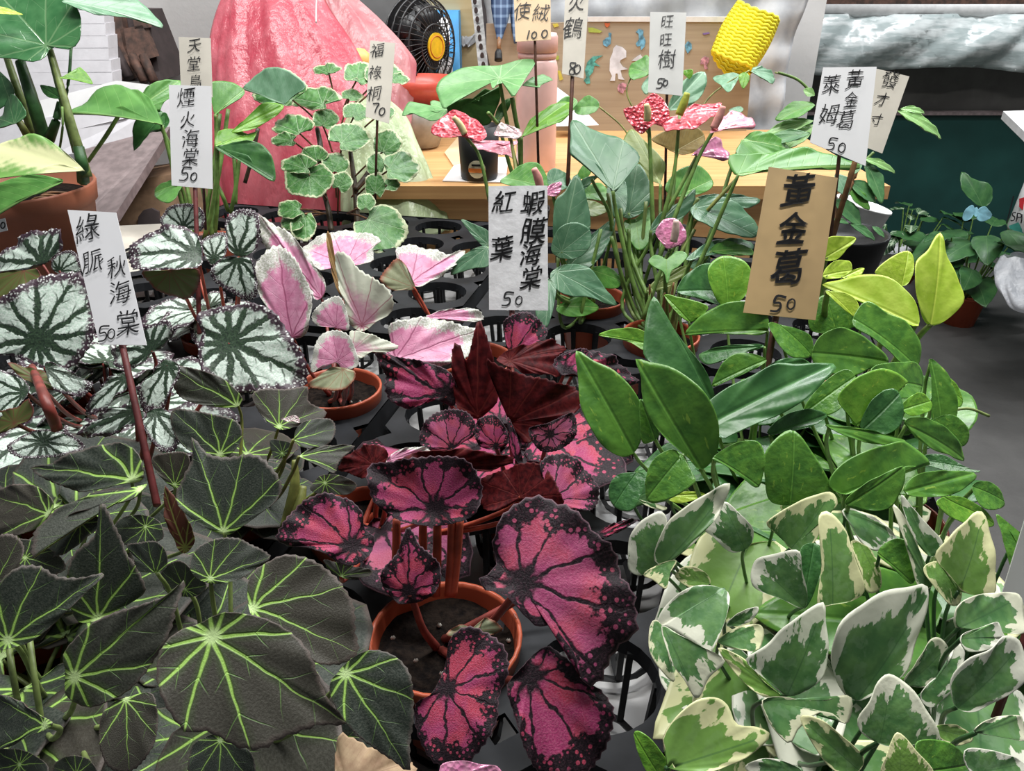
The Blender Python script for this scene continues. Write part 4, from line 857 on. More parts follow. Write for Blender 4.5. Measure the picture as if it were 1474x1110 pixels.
# ---- H: pink begonias
HO = dict(fold=.16, droop=.10, wave=.03, teeth=.02, N=64, wk=4); GH = 'pink silver-edged begonias'
p2 = P(489, 571, zdrop((489, 571), .395))
H1 = Plant('potted_begonia', 'pink begonia with silver leaf edges in a terracotta pot that shows', GH, cell(-2, 3), .29, mt='H', mb='Hb', stem='st_red', sr=.002, opts=HO)
H1.leaf('z5', (330, 380), '60,60 60,20 120,60 180,90 230,140 280,210 330,280 352,350 305,387 270,320 210,260 140,200 80,150', f=-.03)
H1.leaf('z5', (430, 240), '240,150 320,120 400,105 480,110 582,150 550,180 545,220 480,242 430,222 390,200 350,262 300,252 260,200', f=-.04, n=(0, -.4, .9))
H1.leaf('z5', (205, 540), '45,270 60,220 110,160 132,145 190,180 230,230 265,300 290,370 287,450 270,520 212,547 150,490 90,400 58,340', f=.0)
H1.leaf('z5', (390, 500), '290,450 340,390 400,368 432,420 445,512 380,502 310,492', f=.0)
H1.leaf('z5', (415, 360), '345,93 367,110 382,190 420,300 432,372 405,362 375,280 355,180', f=.01, mt='Brn', mb='Brn', pet=False, name='leaf_edge')
H1.leaf('z5', (500, 490), '380,180 440,195 480,250 560,300 620,350 637,400 612,450 560,482 510,517 470,507 430,462 428,400 400,320 384,250', f=.02, mt='Hp')
H1.leaf('z5', (455, 600), '450,518 520,530 600,550 655,580 600,602 540,607 490,632 458,592', f=.02, mt='Hp')
H1.leaf('z5', (400, 640), '288,692 300,600 320,540 370,510 440,530 472,590 487,662 420,682 395,650 340,662', f=.025, n=(0, -.8, .6))
H1.leaf('z5', (420, 680), '268,742 330,690 400,668 472,688 462,740 400,772 330,762', f=.03, flip=True)
H2 = Plant('potted_begonia', 'pink begonia leaning over the empty tray holes', GH, cell(-1, 4), .30, mt='H', mb='Hb', stem='st_redbright', sr=.002, opts=HO)
H2.leaf('z5', (715, 330), '580,292 640,210 690,250 722,332 680,345 620,342', f=-.02, flip=True)
H2.leaf('z5', (705, 312), '640,190 700,160 780,170 860,190 932,153 937,200 880,250 800,302 740,335 700,322 722,262 662,250', f=-.01, n=(.2, -.5, .85))
H2.leaf('z5', (790, 455), '770,450 850,428 960,418 1022,450 960,477 880,472 800,467', f=-.02)
H2.leaf('z5', (640, 640), '608,510 700,470 780,458 860,478 992,500 982,560 950,622 880,652 760,662 650,640 590,602 640,570', f=.0, n=(.2, -.6, .75))
# ---- I: dark red begonias
IO = dict(fold=.10, droop=.14, wave=.045, teeth=.02, N=72, wk=5); GI = 'magenta and black begonias'
I1 = Plant('potted_begonia', 'dark red begonia with crimson leaf backs below the laminated sign', GI, cell(0, 2), .31, mt='I', mb='Ib', stem='st_red', sr=.002, opts=IO)
I1.leaf('z5', (1130, 618), '1100,470 1180,433 1240,460 1282,520 1240,572 1180,612 1120,602 1098,540', f=-.03)
I1.leaf('z6', (70, 440), '45,400 130,368 200,383 262,408 302,450 270,475 200,442 110,445 55,445', f=-.03)
I1.leaf('z5', (1120, 640), '1090,610 1200,570 1300,550 1372,575 1325,622 1332,702 1200,692 1078,652', f=-.02, flip=True)
I1.leaf('z5', (1390, 690), '1308,640 1370,600 1440,588 1475,620 1450,682 1390,707 1338,692', f=-.01)
I1.leaf('z5', (850, 790), '548,598 640,620 740,640 840,670 892,720 902,780 880,832 800,802 740,832 680,842 608,792 588,700', f=-.02)
I1.leaf('z5', (985, 870), '985,480 1032,560 1062,680 1072,800 1000,882 930,872 888,790 878,600 908,575 940,640', f=.01, flip=True, n=(0, -.93, .3))
I1.leaf('z5', (1120, 900), '1020,640 1080,660 1180,700 1280,720 1412,770 1412,850 1350,872 1270,932 1190,982 1130,902 1078,800', f=.015, flip=True, n=(0, -.9, .35))
I1.leaf('z5', (1060, 1000), '980,900 1050,868 1102,920 1114,990 1050,1014 988,992', f=.01)
I1.leaf('z5', (1150, 1060), '1113,878 1152,960 1178,1072 1150,1064 1118,990', f=.02)
I1.leaf('z5', (1290, 950), '1200,930 1290,900 1390,860 1400,950 1340,1010 1250,1020', f=-.01)
I1.filler(18, .05, .02, .06, .07, .06, 'round', ['I'], bd=(545, 925, 440, 720))
I2 = Plant('potted_begonia', 'magenta begonia with a cupped leaf in the centre of the picture', GI, cell(-1, 1), .315, mt='I', mb='Ib', stem='st_redbright', sr=.002, opts=IO)
I2.leaf('z5', (880, 1008), '743,950 770,890 830,850 920,848 972,890 978,950 930,982 880,1014 800,1022 748,992', f=-.01)
I2.leaf('z8', (760, 250), '630,200 700,168 820,148 892,240 882,285 760,262 690,295 638,282', f=-.01, flip=True)
I2.leaf('z8', (860, 265), '818,150 870,118 940,138 992,190 1014,250 980,292 920,294 880,255 838,205', f=.0)
I2.leaf('z8', (500, 160), '345,142 420,120 480,103 640,108 742,150 640,172 500,184 400,170', f=.012, flip=True, n=(0, -.95, .2))
I2.leaf('z8', (300, 150), '178,157 230,110 300,88 347,110 332,152 280,194 210,172', f=.0, flip=True)
I2.leaf('z8', (350, 135), '338,142 370,108 430,93 482,100 440,127 380,147', f=.02, mt='H')
I2.leaf('z8', (495, 290), '283,152 350,142 430,130 500,125 580,132 622,170 642,230 622,302 560,332 480,342 380,322 308,272 288,222', f=.025, n=(0, -.8, .6), cup=.10)
I2.leaf('z8', (235, 405), '-4,382 30,310 80,263 150,243 222,260 262,300 272,350 303,380 282,442 220,467 150,432 100,412', f=.02, n=(.2, -.6, .75))
I2.leaf('z8', (200, 500), '140,450 250,470 300,480 280,500 200,505', f=-.02, mt='J', mb='Jb')
for x0, x1 in ((372, 380), (455, 462), (500, 508), (545, 552), (570, 560)):
    a, b = px('z8', (x0, 322)), px('z8', (x1 - 15, 560)); I2.stem3([P(*a, .52), P((a[0] + b[0]) / 2 + 1, (a[1] + b[1]) / 2, .525), P(*b, .53)], [.0028, .0032, .0036], 'st_redbright', 'petiole')
I2.filler(12, .05, .01, .045, .065, .06, 'round', ['I'], bd=(500, 890, 600, 860))
p1 = P(642, 919, zdrop((642, 919), .395))
I3 = Plant('potted_begonia', 'magenta begonia with a big drooping spotted leaf over its open pot', GI, cell(0, 0), .335, mt='I', mb='Ib', stem='st_red', sr=.0026, pot='big', opts=IO)
I3.leaf('z8', (790, 812), '838,720 900,758 960,830 1022,860 1052,930 1042,1020 1000,1102 900,1125 820,1115 760,1012 738,920 718,860 738,812', f=-.02)
I3.leaf('z8', (412, 556), '405,348 440,400 492,440 512,490 492,550 440,582 380,582 328,532 328,480 370,430', f=.01, n=(0, -.85, .5))
I3.leaf('z8', (528, 850), '520,790 540,700 590,660 660,680 712,730 722,800 692,880 687,950 652,1020 590,1088 520,1098 470,1062 433,980 433,900 480,870', f=.03)
I3.leaf('d2', (800, 640), '680,420 700,350 760,290 830,250 900,238 960,268 1020,300 1090,360 1150,430 1210,470 1252,540 1262,610 1312,680 1334,780 1334,870 1280,912 1232,980 1182,1082 1120,1112 1070,1052 1050,962 980,882 940,830 880,840 800,772 708,692 640,672 606,622 650,595 690,540 668,460', f=.05, n=(.1, -.62, .78))
I3.leaf('z8', (1000, 375), '985,372 1060,330 1135,316 1085,352 1010,386', f=.0)
I3.leaf('d2', (560, 860), '455,880 520,830 600,850 640,795 720,850 660,880 560,890', f=.0, mt='Hb', mb='Hb', pet=False)
dl = Plant('dried_leaf', 'crumpled brown dried leaf at the bottom edge', None, P(512, 1100, .40), .34, mt='Dry', pot='none', cat='leaf')
dl.leaf('p', (500, 1130), '482,1095 492,1062 520,1070 548,1082 590,1092 595,1125 540,1150 490,1140', pet=False, wave=.06, teeth=.03, f=.03, n=(0, -.3, 1))
pl_ = Plant('fallen_petal', 'pink petal at the bottom edge under the magenta leaf', None, P(655, 1105, .40), .34, mt='Sm', pot='none', cat='petal')
pl_.leaf('p', (655, 1118), '632,1108 640,1098 668,1095 690,1100 718,1104 720,1125 640,1128', pet=False, f=.04)
wp = Plant('fallen_petal', 'small cream petal lying on a lime-veined leaf', None, P(440, 602, .62), .29, mt='Sw', pot='none', cat='petal')
wp.leaf('d3', (60, 405), '18,405 60,398 95,385 130,385 155,410 150,435 110,425 70,428', pet=False, f=.03)
# ---- K: golden pothos
KO = dict(fold=.22, droop=.16, wave=.012, N=44, wk=3); GK = 'golden pothos'
K1 = Plant('potted_pothos', 'golden pothos with three tall upright leaves, left of the cardboard sign', GK, cell(2, 2), .235, mt='K', stem='st_green', sr=.0014, opts=KO)
K1.leaf('z6', (450, 280), '375,198 420,208 480,225 507,245 460,282 418,262', f=-.02, mt='Kl')
K1.leaf('z6', (320, 350), '168,318 220,303 300,308 335,340 315,372 260,342', f=-.01, mt='Kl')
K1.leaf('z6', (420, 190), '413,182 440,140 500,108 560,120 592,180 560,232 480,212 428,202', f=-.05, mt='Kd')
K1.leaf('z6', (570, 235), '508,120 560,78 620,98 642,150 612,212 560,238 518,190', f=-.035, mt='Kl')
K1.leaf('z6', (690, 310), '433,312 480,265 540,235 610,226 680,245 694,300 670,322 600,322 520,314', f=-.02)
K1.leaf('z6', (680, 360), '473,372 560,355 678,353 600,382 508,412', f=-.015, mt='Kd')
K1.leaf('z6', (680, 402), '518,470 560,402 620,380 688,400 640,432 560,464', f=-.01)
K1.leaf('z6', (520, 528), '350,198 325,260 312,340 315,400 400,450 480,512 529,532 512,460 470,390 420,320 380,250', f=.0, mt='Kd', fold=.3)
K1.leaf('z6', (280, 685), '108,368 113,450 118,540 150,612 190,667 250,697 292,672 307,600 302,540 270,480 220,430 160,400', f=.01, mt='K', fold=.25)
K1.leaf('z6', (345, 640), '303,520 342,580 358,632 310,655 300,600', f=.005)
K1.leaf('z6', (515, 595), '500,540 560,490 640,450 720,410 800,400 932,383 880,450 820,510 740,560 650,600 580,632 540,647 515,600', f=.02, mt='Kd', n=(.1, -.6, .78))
K1.leaf('z6', (485, 733), '283,398 300,450 305,510 330,580 380,640 440,690 485,737 532,690 542,620 532,560 500,500 450,455 390,420 330,408', f=.035, mt='K', fold=.25)
K1.leaf('z6', (430, 690), '318,822 323,740 360,690 412,678 432,740 472,770 420,812 360,832', f=.02)
K1.leaf('z6', (290, 745), '203,800 230,755 290,743 318,760 302,820 270,862 218,842', f=-.03, mt='Kd')
K1.leaf('z6', (530, 700), '523,700 580,660 650,653 682,700 677,782 620,762 560,722', f=.01)
K1.filler(21, .055, .03, .085, .085, .06, mt=['Kd', 'K'], bd=(840, 1260, 350, 760))
K2 = Plant('potted_pothos', 'golden pothos right behind the cardboard sign stick', GK, cell(3, 2), .24, mt='K', stem='st_green', sr=.0014, opts=KO)
K2.leaf('z6', (735, 300), '690,290 760,300 822,330 834,380 770,397 728,372', f=-.02)
K2.leaf('z6', (900, 312), '818,312 820,240 870,198 930,230 962,290 900,314', f=-.03)
K2.leaf('z6', (980, 290), '953,292 980,228 1040,260 1110,290 1162,350 1167,412 1100,402 1020,342', f=-.02)
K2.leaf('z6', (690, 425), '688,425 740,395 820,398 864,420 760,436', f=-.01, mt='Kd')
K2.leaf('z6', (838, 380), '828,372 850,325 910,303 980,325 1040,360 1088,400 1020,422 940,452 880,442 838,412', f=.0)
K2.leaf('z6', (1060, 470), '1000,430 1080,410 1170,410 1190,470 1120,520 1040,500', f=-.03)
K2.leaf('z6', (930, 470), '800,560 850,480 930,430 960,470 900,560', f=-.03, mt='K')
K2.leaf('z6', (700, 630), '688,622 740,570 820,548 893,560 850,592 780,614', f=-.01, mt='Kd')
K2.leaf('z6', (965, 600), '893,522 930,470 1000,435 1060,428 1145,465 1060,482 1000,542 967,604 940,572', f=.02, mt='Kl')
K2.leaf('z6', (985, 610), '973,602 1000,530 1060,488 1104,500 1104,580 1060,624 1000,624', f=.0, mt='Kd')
K2.leaf('z6', (880, 605), '868,598 950,605 1040,620 1145,640 1080,657 1000,652 930,634', f=.01)
K2.filler(24, .065, .03, .09, .09, .062, mt=['Kd', 'K'], bd=(900, 1400, 340, 760))
K3 = Plant('potted_pothos', 'golden pothos spilling over the right table edge', GK, cell(3, 1), .245, mt='K', stem='st_green', sr=.0014, opts=KO)
K3.leaf('z6', (1190, 405), '1183,398 1230,430 1262,500 1273,570 1240,624 1198,602 1198,500', f=-.03)
K3.leaf('z6', (1110, 550), '1098,540 1150,500 1204,520 1192,552 1130,572', f=-.02, mt='Kl')
K3.leaf('z6', (1215, 470), '1200,440 1260,470 1295,520 1270,545 1220,520', f=-.05, mt='Kl')
K3.leaf('z6', (1200, 590), '1190,590 1250,570 1310,620 1300,660 1240,640', f=-.03)
K3.leaf('z6', (1115, 600), '1108,588 1170,578 1240,610 1300,660 1328,702 1260,692 1180,664', f=-.01)
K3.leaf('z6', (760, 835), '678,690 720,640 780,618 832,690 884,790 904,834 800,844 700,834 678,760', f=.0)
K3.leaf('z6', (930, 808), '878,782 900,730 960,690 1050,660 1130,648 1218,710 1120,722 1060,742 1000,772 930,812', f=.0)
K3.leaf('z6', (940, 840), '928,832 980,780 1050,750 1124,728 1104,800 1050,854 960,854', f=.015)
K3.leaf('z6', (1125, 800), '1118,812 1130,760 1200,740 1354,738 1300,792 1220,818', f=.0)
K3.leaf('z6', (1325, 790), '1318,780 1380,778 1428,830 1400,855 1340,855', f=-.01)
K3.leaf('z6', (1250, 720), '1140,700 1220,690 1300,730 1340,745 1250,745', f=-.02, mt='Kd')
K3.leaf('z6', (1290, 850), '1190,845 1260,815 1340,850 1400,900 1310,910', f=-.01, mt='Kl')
K3.filler(27, .08, .03, .09, .09, .062, mt=['Kd', 'K', 'Kl'], bd=(900, 1405, 420, 820))
K3.stem3([P(1345, 600, .62), P(1390, 588, .62), P(1424, 599, .62)], .0012, 'st_lime', 'tendril')
# ---- L: lime pothos
L1 = Plant('potted_pothos', 'lime yellow pothos with one tall upright leaf', None, cell(3, 4), .235, mt='L', stem='st_lime', sr=.003, opts=KO)
L1.leaf('z6', (870, 85), '868,30 920,22 972,24 935,60 902,92 863,92', f=-.02)
L1.leaf('z6', (868, 140), '863,130 890,100 950,93 963,120 920,147 870,152', f=-.01)
L1.leaf('z6', (925, 145), '918,147 950,125 994,113 960,152', f=-.005)
L1.leaf('z6', (875, 190), '868,190 930,200 972,230 962,262 900,224', f=.01)
L1.leaf('z6', (1100, 172), '1008,137 1060,90 1127,63 1140,110 1112,172 1060,154', f=-.02)
L1.leaf('z6', (1142, 290), '858,153 930,143 1020,141 1090,170 1142,230 1150,298 1080,272 1000,232 930,197', f=.01)
L1.leaf('z6', (1190, 290), '1240,3 1190,60 1145,100 1133,160 1148,240 1190,294 1240,272 1278,220 1272,150 1252,80', f=.02)
# ---- M: cream-edged pothos
MO = dict(fold=.2, droop=.15, wave=.015, N=44, wk=3); GM = 'cream-edged pothos'
def mpl(label, c, drop): return Plant('potted_pothos', label, GM, c, drop, mt='M', stem='st_deep', sr=.0011, opts=MO)
M1 = mpl('cream-edged pothos nearest the magenta begonia', cell(2, 1), .265)
M1.leaf('z9', (215, 430), '103,380 110,310 150,260 215,233 238,270 202,340 192,412 150,442 108,422', f=.0)
M1.leaf('z9', (255, 400), '153,440 200,410 268,393 247,440 236,494 190,462', f=.0)
M1.leaf('z9', (120, 175), '112,172 160,195 240,210 230,222 170,210', f=-.01)
M1.leaf('z9', (250, 175), '240,185 290,160 380,165 340,185 280,200', f=-.02, mt='L')
M1.leaf('z9', (500, 355), '363,280 430,198 480,230 528,290 512,352 450,364 390,312', f=-.01)
M1.leaf('z9', (235, 400), '472,133 380,165 300,210 240,260 200,330 193,398 240,404 310,352 370,290 430,220', f=.015)
M1.leaf('z9', (640, 212), '623,212 660,130 720,58 742,100 702,172 650,218', f=-.01)
M1.leaf('z9', (660, 352), '563,262 640,210 720,180 812,163 823,210 770,240 750,312 700,358 660,358 610,302', f=.01)
M1.leaf('z9', (700, 552), '538,400 600,375 682,358 692,420 712,500 702,558 620,522 528,482', f=.0)
M1.leaf('z9', (735, 350), '688,360 757,343 757,430 732,522 703,545', f=-.01, mt='Kd')
M1.leaf('z9', (800, 540), '758,260 800,228 852,290 864,360 902,480 880,524 800,544 743,542 763,420', f=.015)
M1.leaf('z9', (375, 470), '263,450 300,413 360,430 384,470 330,492', f=-.01)
M1.leaf('z9', (450, 612), '438,612 480,570 554,558 520,602 460,617', f=-.01)
M1.filler(30, .065, .025, .09, .085, .06, bd=(915, 1500, 690, 1300))
M2 = mpl('cream-edged pothos in a terracotta pot beside the empty tray hole', cell(2, 0), .275)
M2.leaf('z9', (230, 640), '173,640 190,598 222,620 242,720 268,804 220,772 178,712', f=-.01)
M2.leaf('z9', (430, 490), '188,640 220,560 290,500 360,478 444,500 442,570 412,660 380,714 350,692 280,642 218,612', f=.0)
M2.leaf('z9', (228, 625), '218,618 280,648 350,688 432,735 382,792 345,864 300,802 248,732', f=.02)
M2.leaf('z9', (415, 672), '408,670 480,620 572,613 562,682 510,704', f=-.02)
M2.leaf('z9', (630, 858), '412,697 500,730 560,800 634,862 560,854 480,792', f=-.005)
M2.leaf('z9', (645, 852), '783,548 700,580 630,620 580,670 498,717 520,752 580,802 640,854 702,842 762,782 785,700 787,620', f=.02)
M2.leaf('z9', (565, 870), '558,870 640,858 740,880 884,858 872,954 800,912 730,922 680,962 640,1014 588,952', f=.02)
M2.leaf('z9', (240, 1100), '223,1000 260,920 330,868 400,863 452,890 482,950 560,958 614,985 560,1042 480,1082 380,1112 280,1112 238,1052', f=.03)
M2.leaf('z9', (200, 1110), '123,988 180,1000 242,1080 242,1114 170,1114', f=.01, mt='Kl')
M2.leaf('z9', (880, 1100), '698,940 760,938 832,990 904,1060 882,1114 800,1104 740,1032', f=.02)
M2.leaf('z9', (690, 1110), '498,1104 560,1068 640,1078 694,1114 600,1150', f=.03)
M2.filler(30, .065, .025, .085, .085, .06, bd=(945, 1500, 760, 1300))
M3 = mpl('cream-edged pothos with the broad pale leaf pointing right', cell(2, -1), .265)
M3.leaf('z9', (885, 868), '1158,498 1060,493 950,510 880,545 800,590 778,650 783,740 820,822 880,874 950,832 1032,782 1082,700 1122,620', f=.025)
M3.leaf('z9', (960, 1012), '878,930 920,870 960,810 1010,788 1072,830 1112,900 1142,960 1144,1014 1060,1014 980,1024 898,982', f=.035)
M3.leaf('z9', (1060, 812), '1043,802 1090,720 1150,658 1204,690 1192,752 1130,812 1080,824', f=.01)
M3.leaf('z9', (1110, 850), '1098,842 1180,770 1240,678 1264,720 1202,832 1130,894', f=.02)
M3.leaf('z9', (1030, 1112), '958,1114 985,1040 1030,983 1082,1040 1134,1114 1040,1140', f=.05)
M3.leaf('z9', (1130, 1112), '1068,1020 1140,1003 1222,1030 1294,1090 1290,1130 1120,1130', f=.03, mt='K')
M3.leaf('z9', (1160, 970), '1148,960 1220,953 1294,1000 1230,1024 1170,1004', f=.0)
M3.filler(30, .065, .025, .09, .085, .06, bd=(965, 1600, 760, 1300))
M4 = mpl('cream-edged pothos at the right edge below the golden pothos', cell(3, 0), .255)
M4.leaf('z9', (845, 230), '833,225 900,228 980,270 1054,320 1000,352 930,362 888,332', f=-.01)
M4.leaf('z9', (960, 375), '953,370 1000,323 1062,340 1087,400 1082,472 1020,432', f=.0, mt='K')
M4.leaf('z9', (900, 350), '860,330 920,350 960,420 970,490 920,500 890,430', f=-.01)
M4.leaf('z9', (1130, 380), '1045,173 1080,220 1130,280 1168,330 1140,382 1100,352 1058,282', f=.0)
M4.leaf('z9', (1130, 480), '1013,218 1045,240 1100,370 1144,472 1090,482 1058,370', f=.01)
M4.leaf('z9', (1230, 500), '1335,228 1260,258 1190,310 1138,380 1200,452 1250,502 1332,514 1347,440 1347,320', f=.01)
M4.leaf('z9', (1180, 440), '1100,420 1170,400 1230,480 1240,540 1190,540 1130,480', f=-.01)
M4.leaf('z9', (1232, 622), '1208,560 1260,520 1350,503 1470,510 1470,630 1380,642 1300,614 1230,624', f=.02)
M4.leaf('z9', (1240, 660), '1233,650 1310,620 1370,603 1400,650 1444,650 1350,692 1260,704', f=.03)
M4.leaf('z9', (1225, 895), '1193,812 1240,730 1320,700 1400,658 1470,690 1460,800 1370,864 1280,904 1220,894', f=.03)
M4.leaf('z9', (1290, 980), '1278,970 1350,928 1480,925 1480,1004 1370,994', f=.03)
M4.leaf('z9', (1300, 1112), '1238,1040 1330,1038 1480,1085 1480,1130 1290,1130', f=.04)
M4.leaf('z9', (1440, 300), '1350,240 1400,300 1470,420 1470,480 1400,400', f=-.02, mt='K')
M4.filler(30, .065, .025, .09, .085, .06, mt=['M', 'K'], bd=(930, 1600, 690, 1300))
# ---- A: big plant in the large terracotta pot
pc = P(12, 268, 1.22); potA = Plant('potted_houseplant', 'big glossy-leaved plant in a large terracotta pot, top left', None, pc, z0=1.16, mt='A', stem='st_deep', sr=.006, pot='none', opts=dict(fold=.14, droop=.14, wave=.01, N=48))
rim = .125
mesh_obj('pot', *lathe([(.001, -.2), (rim * .74, -.2), (rim * .93, -.03), (rim * .97, -.028), (rim, -.002), (rim * .99, .002), (rim * .95, .0), (rim * .9, -.03), (.001, -.032)], pc, 48), 'terracotta_big', potA.t)
mesh_obj('soil', *lathe([(rim * .93, -.022), (rim * .5, -.018), (.001, -.016)], pc, 32), 'soil', potA.t)
tgp = P(3, 325, 1.10); nT = unit((-.1, -1, .2))
tgo = flat('price_tag', '-12,318 7,314 11,332 -8,336', 'card_white', potA.t, tgp, nT, 0); lettering([('0', 4, 324, 11, 0)], tgp - nT * -.001, nT, tgo)
def sA(a, b, r0, r1, z, mat, reg='z1'): a, b = px(reg, a), px(reg, b); potA.stem3([P(*a, z), P((a[0] * .55 + b[0] * .45) + 2, (a[1] + b[1]) / 2, z), P(*b, z + .03)], [r0 * .45, (r0 + r1) * .22, r1 * .42], mat)
sA((300, 190), (262, 480), .005, .006, 1.22, 'st_deep'); sA((30, 245), (135, 560), .011, .016, 1.19, 'st_lime'); sA((85, 260), (185, 580), .016, .026, 1.17, 'st_deep'); sA((205, 200), (330, 640), .010, .020, 1.16, 'st_green')
sA((212, 210), (368, 745), .009, .018, 1.15, 'st_lime'); sA((250, 430), (205, 590), .008, .020, 1.17, 'st_deep'); sA((262, 450), (252, 620), .004, .004, 1.14, 'st_green'); sA((60, 480), (130, 600), .010, .014, 1.15, 'st_olive'); sA((330, 620), (350, 760), .018, .022, 1.165, 'st_deep')
for k in range(5): a = 6.28 * k / 5; potA.stem3([pc + np.array((.05 + .02 * k % .04, -.07 + .01 * k, -.02)), pc + np.array((.075, -.085 + .015 * k, -.004)), pc + np.array((.10, -.06 + .02 * k, -.018))], .002, 'st_brown', 'root')
potA.leaf('z1', (0, 300), '-60,310 0,318 42,340 66,390 30,432 -60,445', pet=False, f=-.02)
potA.leaf('z1', (60, 520), '-60,480 0,480 50,400 100,440 107,490 50,524 -60,545', pet=False)
potA.leaf('z1', (275, 5), '258,2 350,-25 500,-20 600,8 682,82 570,64 450,64 340,42', pet=False, mt='Bg', n=(.2, -.5, .85))
potA.leaf('z1', (195, 190), '-60,-90 100,-110 260,-30 330,40 352,100 342,170 290,207 230,197 205,200 200,232 160,267 90,257 -60,215', pet=False, n=(0, -.72, .7))
potA.leaf('z1', (-10, 40), '-60,20 0,28 50,40 95,54 40,60 -60,58', pet=False, mt='L', f=.03)
potA.leaf('z1', (258, 325), '250,327 310,313 338,285 392,344 320,337', pet=False, mt='Kl', f=.01)
potA.leaf('z1', (245, 408), '158,355 200,360 240,375 252,412 200,407', pet=False, mt='Kd', f=-.02)
potA.leaf('z1', (355, 718), '-60,600 60,570 150,563 220,598 290,655 355,718 300,702 220,692 150,722 60,737 -60,740', pet=False, mt='Ac', f=.02, n=(.1, -.7, .7))
potA.leaf('z1', (265, 762), '-60,800 60,750 150,740 220,745 267,762 190,802 110,827 40,852 -60,900', pet=False, mt='B', f=.05, n=(.0, -.7, .7))
# ---- B: long-leaved plant behind the fireworks sign
bs = P(300, 345, 1.34); Bp = Plant('potted_houseplant', 'long-leaved green plant behind the white fireworks sign', None, bs, z0=1.34, mt='B', stem='st_green', sr=.0035, pot='none', opts=dict(fold=.22, droop=.12, wave=.012, N=44), soil_r=.02)
mesh_obj('pot', *lathe([(.001, -.07), (.036, -.07), (.047, -.002), (.047, .002), (.044, .0), (.04, -.012), (.001, -.014)], bs, 28), 'terracotta_plastic', Bp.t)
Bp.leaf('z1', (560, 470), '590,422 640,350 750,328 760,380 692,432 670,472 622,432', f=-.02, pet=False)
Bp.leaf('z1', (690, 480), '553,622 568,530 620,480 682,468 692,540 640,552 598,584', f=-.01, pet=False, mt='Kd')
Bp.leaf('z1', (680, 520), '600,545 690,480 712,500 700,550 640,560', f=-.02, mt='Kd', pet=False)
Bp.leaf('z1', (680, 525), '242,436 330,410 400,380 470,368 560,390 640,440 672,490 682,532 600,492 520,457 430,442 330,442', f=.01, n=(0, -.3, .95), mt='B')
Bp.leaf('z1', (905, 480), '888,360 960,343 1024,370 1012,412 950,442 908,484 893,440', f=-.01)
Bp.leaf('z1', (980, 552), '973,552 1060,480 1110,430 1194,435 1150,492 1070,542 1000,558', f=.0, mt='Kl', pet=False)
Bp.leaf('z1', (910, 612), '903,612 920,560 980,543 1060,560 1084,540 1050,602 960,614', f=.01, mt='Kl')
Bp.leaf('z1', (1190, 435), '1008,360 1080,310 1170,293 1240,320 1294,370 1230,412 1190,438 1120,412 1060,382', f=.02, mt='Bg', pet=False)
Bp.leaf('z1', (915, 620), '908,622 970,605 1080,603 1144,660 1152,752 1090,722 1040,652 980,664', f=.02, mt='Kd')
Bp.leaf('z1', (755, 775), '638,802 680,770 762,763 752,832 720,867 668,842', f=.0, mt='B')
for a, b in (((960, 460), (880, 960)), ((925, 480), (860, 950)), ((1010, 640), (970, 900)), ((905, 760), (960, 890)), ((985, 660), (990, 860)), ((780, 760), (810, 940)), ((1085, 540), (1030, 770)), ((850, 780), (865, 900)), ((515, 460), (370, 680)), ((680, 540), (720, 640))):
    a, b = px('z1', a), px('z1', b); dk = a[0] > 365; Bp.stem3([P(*a, 1.36), P((a[0] + b[0]) / 2 + 1.5, (a[1] + b[1]) / 2, 1.36), P(*b, 1.37)], .0036, 'st_dark' if dk else 'st_green')
# ---- C: aralia
cs = P(478, 345, 1.38); Cp = Plant('potted_aralia', 'aralia with scalloped cream-edged leaves in front of the pink bag', None, cs, z0=1.42, mt='C', stem='st_brown', sr=.0018, pot='none', opts=dict(fold=.05, droop=.1, wave=.035, teeth=.02, N=56, wk=4), soil_r=.01)
mesh_obj('pot', *lathe([(.001, -.075), (.034, -.075), (.047, -.012), (.047, -.008), (.044, -.01), (.04, -.02), (.001, -.022)], cs, 28), 'black_plastic', Cp.t)
for a, b in (((225, 975), (190, 800)), ((335, 960), (305, 640)), ((325, 800), (400, 690)), ((180, 680), (165, 540))):
    a, b = px('z2', a), px('z2', b); Cp.stem3([P(*a, 1.40), P((a[0] + b[0]) / 2 + 2, (a[1] + b[1]) / 2, 1.41), P(*b, 1.42)], [.0055, .005, .004], 'st_dark', 'trunk')
def aral(cx, cy, rx, ry, bx_=None, by_=None, n=None, f=0., sep=.55):
    bx_ = cx if bx_ is None else bx_; by_ = cy + ry * .35 if by_ is None else by_; o = []; ang = math.atan2(by_ - cy, bx_ - cx)
    for k in range(22):
        t = ang + math.pi * 2 * (k + .5) / 22; d = min(abs((t - ang) % 6.2832), 6.2832 - abs((t - ang) % 6.2832)); s = 1 - sep * max(0, 1 - d / .42) ; s *= 1 + .05 * math.cos(5 * t)
        o.append(px('z2', (cx + rx * s * math.cos(t), cy + ry * s * math.sin(t))))
    c = np.array(Cp.soil); Cp.leaf('z2', (bx_, by_), o, n=n, f=f, pet=False)
    b3 = Cp.t; p = px('z2', (bx_, by_)); q = px('z2', (250 + (bx_ - 250) * .35, min(900, by_ + 110))); z = Cp.z0 - .004 * Cp.i - f
    Cp.stem3([P(*q, 1.415), P((p[0] + q[0]) / 2, (p[1] + q[1]) / 2 - 2, (z + 1.42) / 2), P(*p, z + .002)], .0016, 'st_brown', 'petiole')
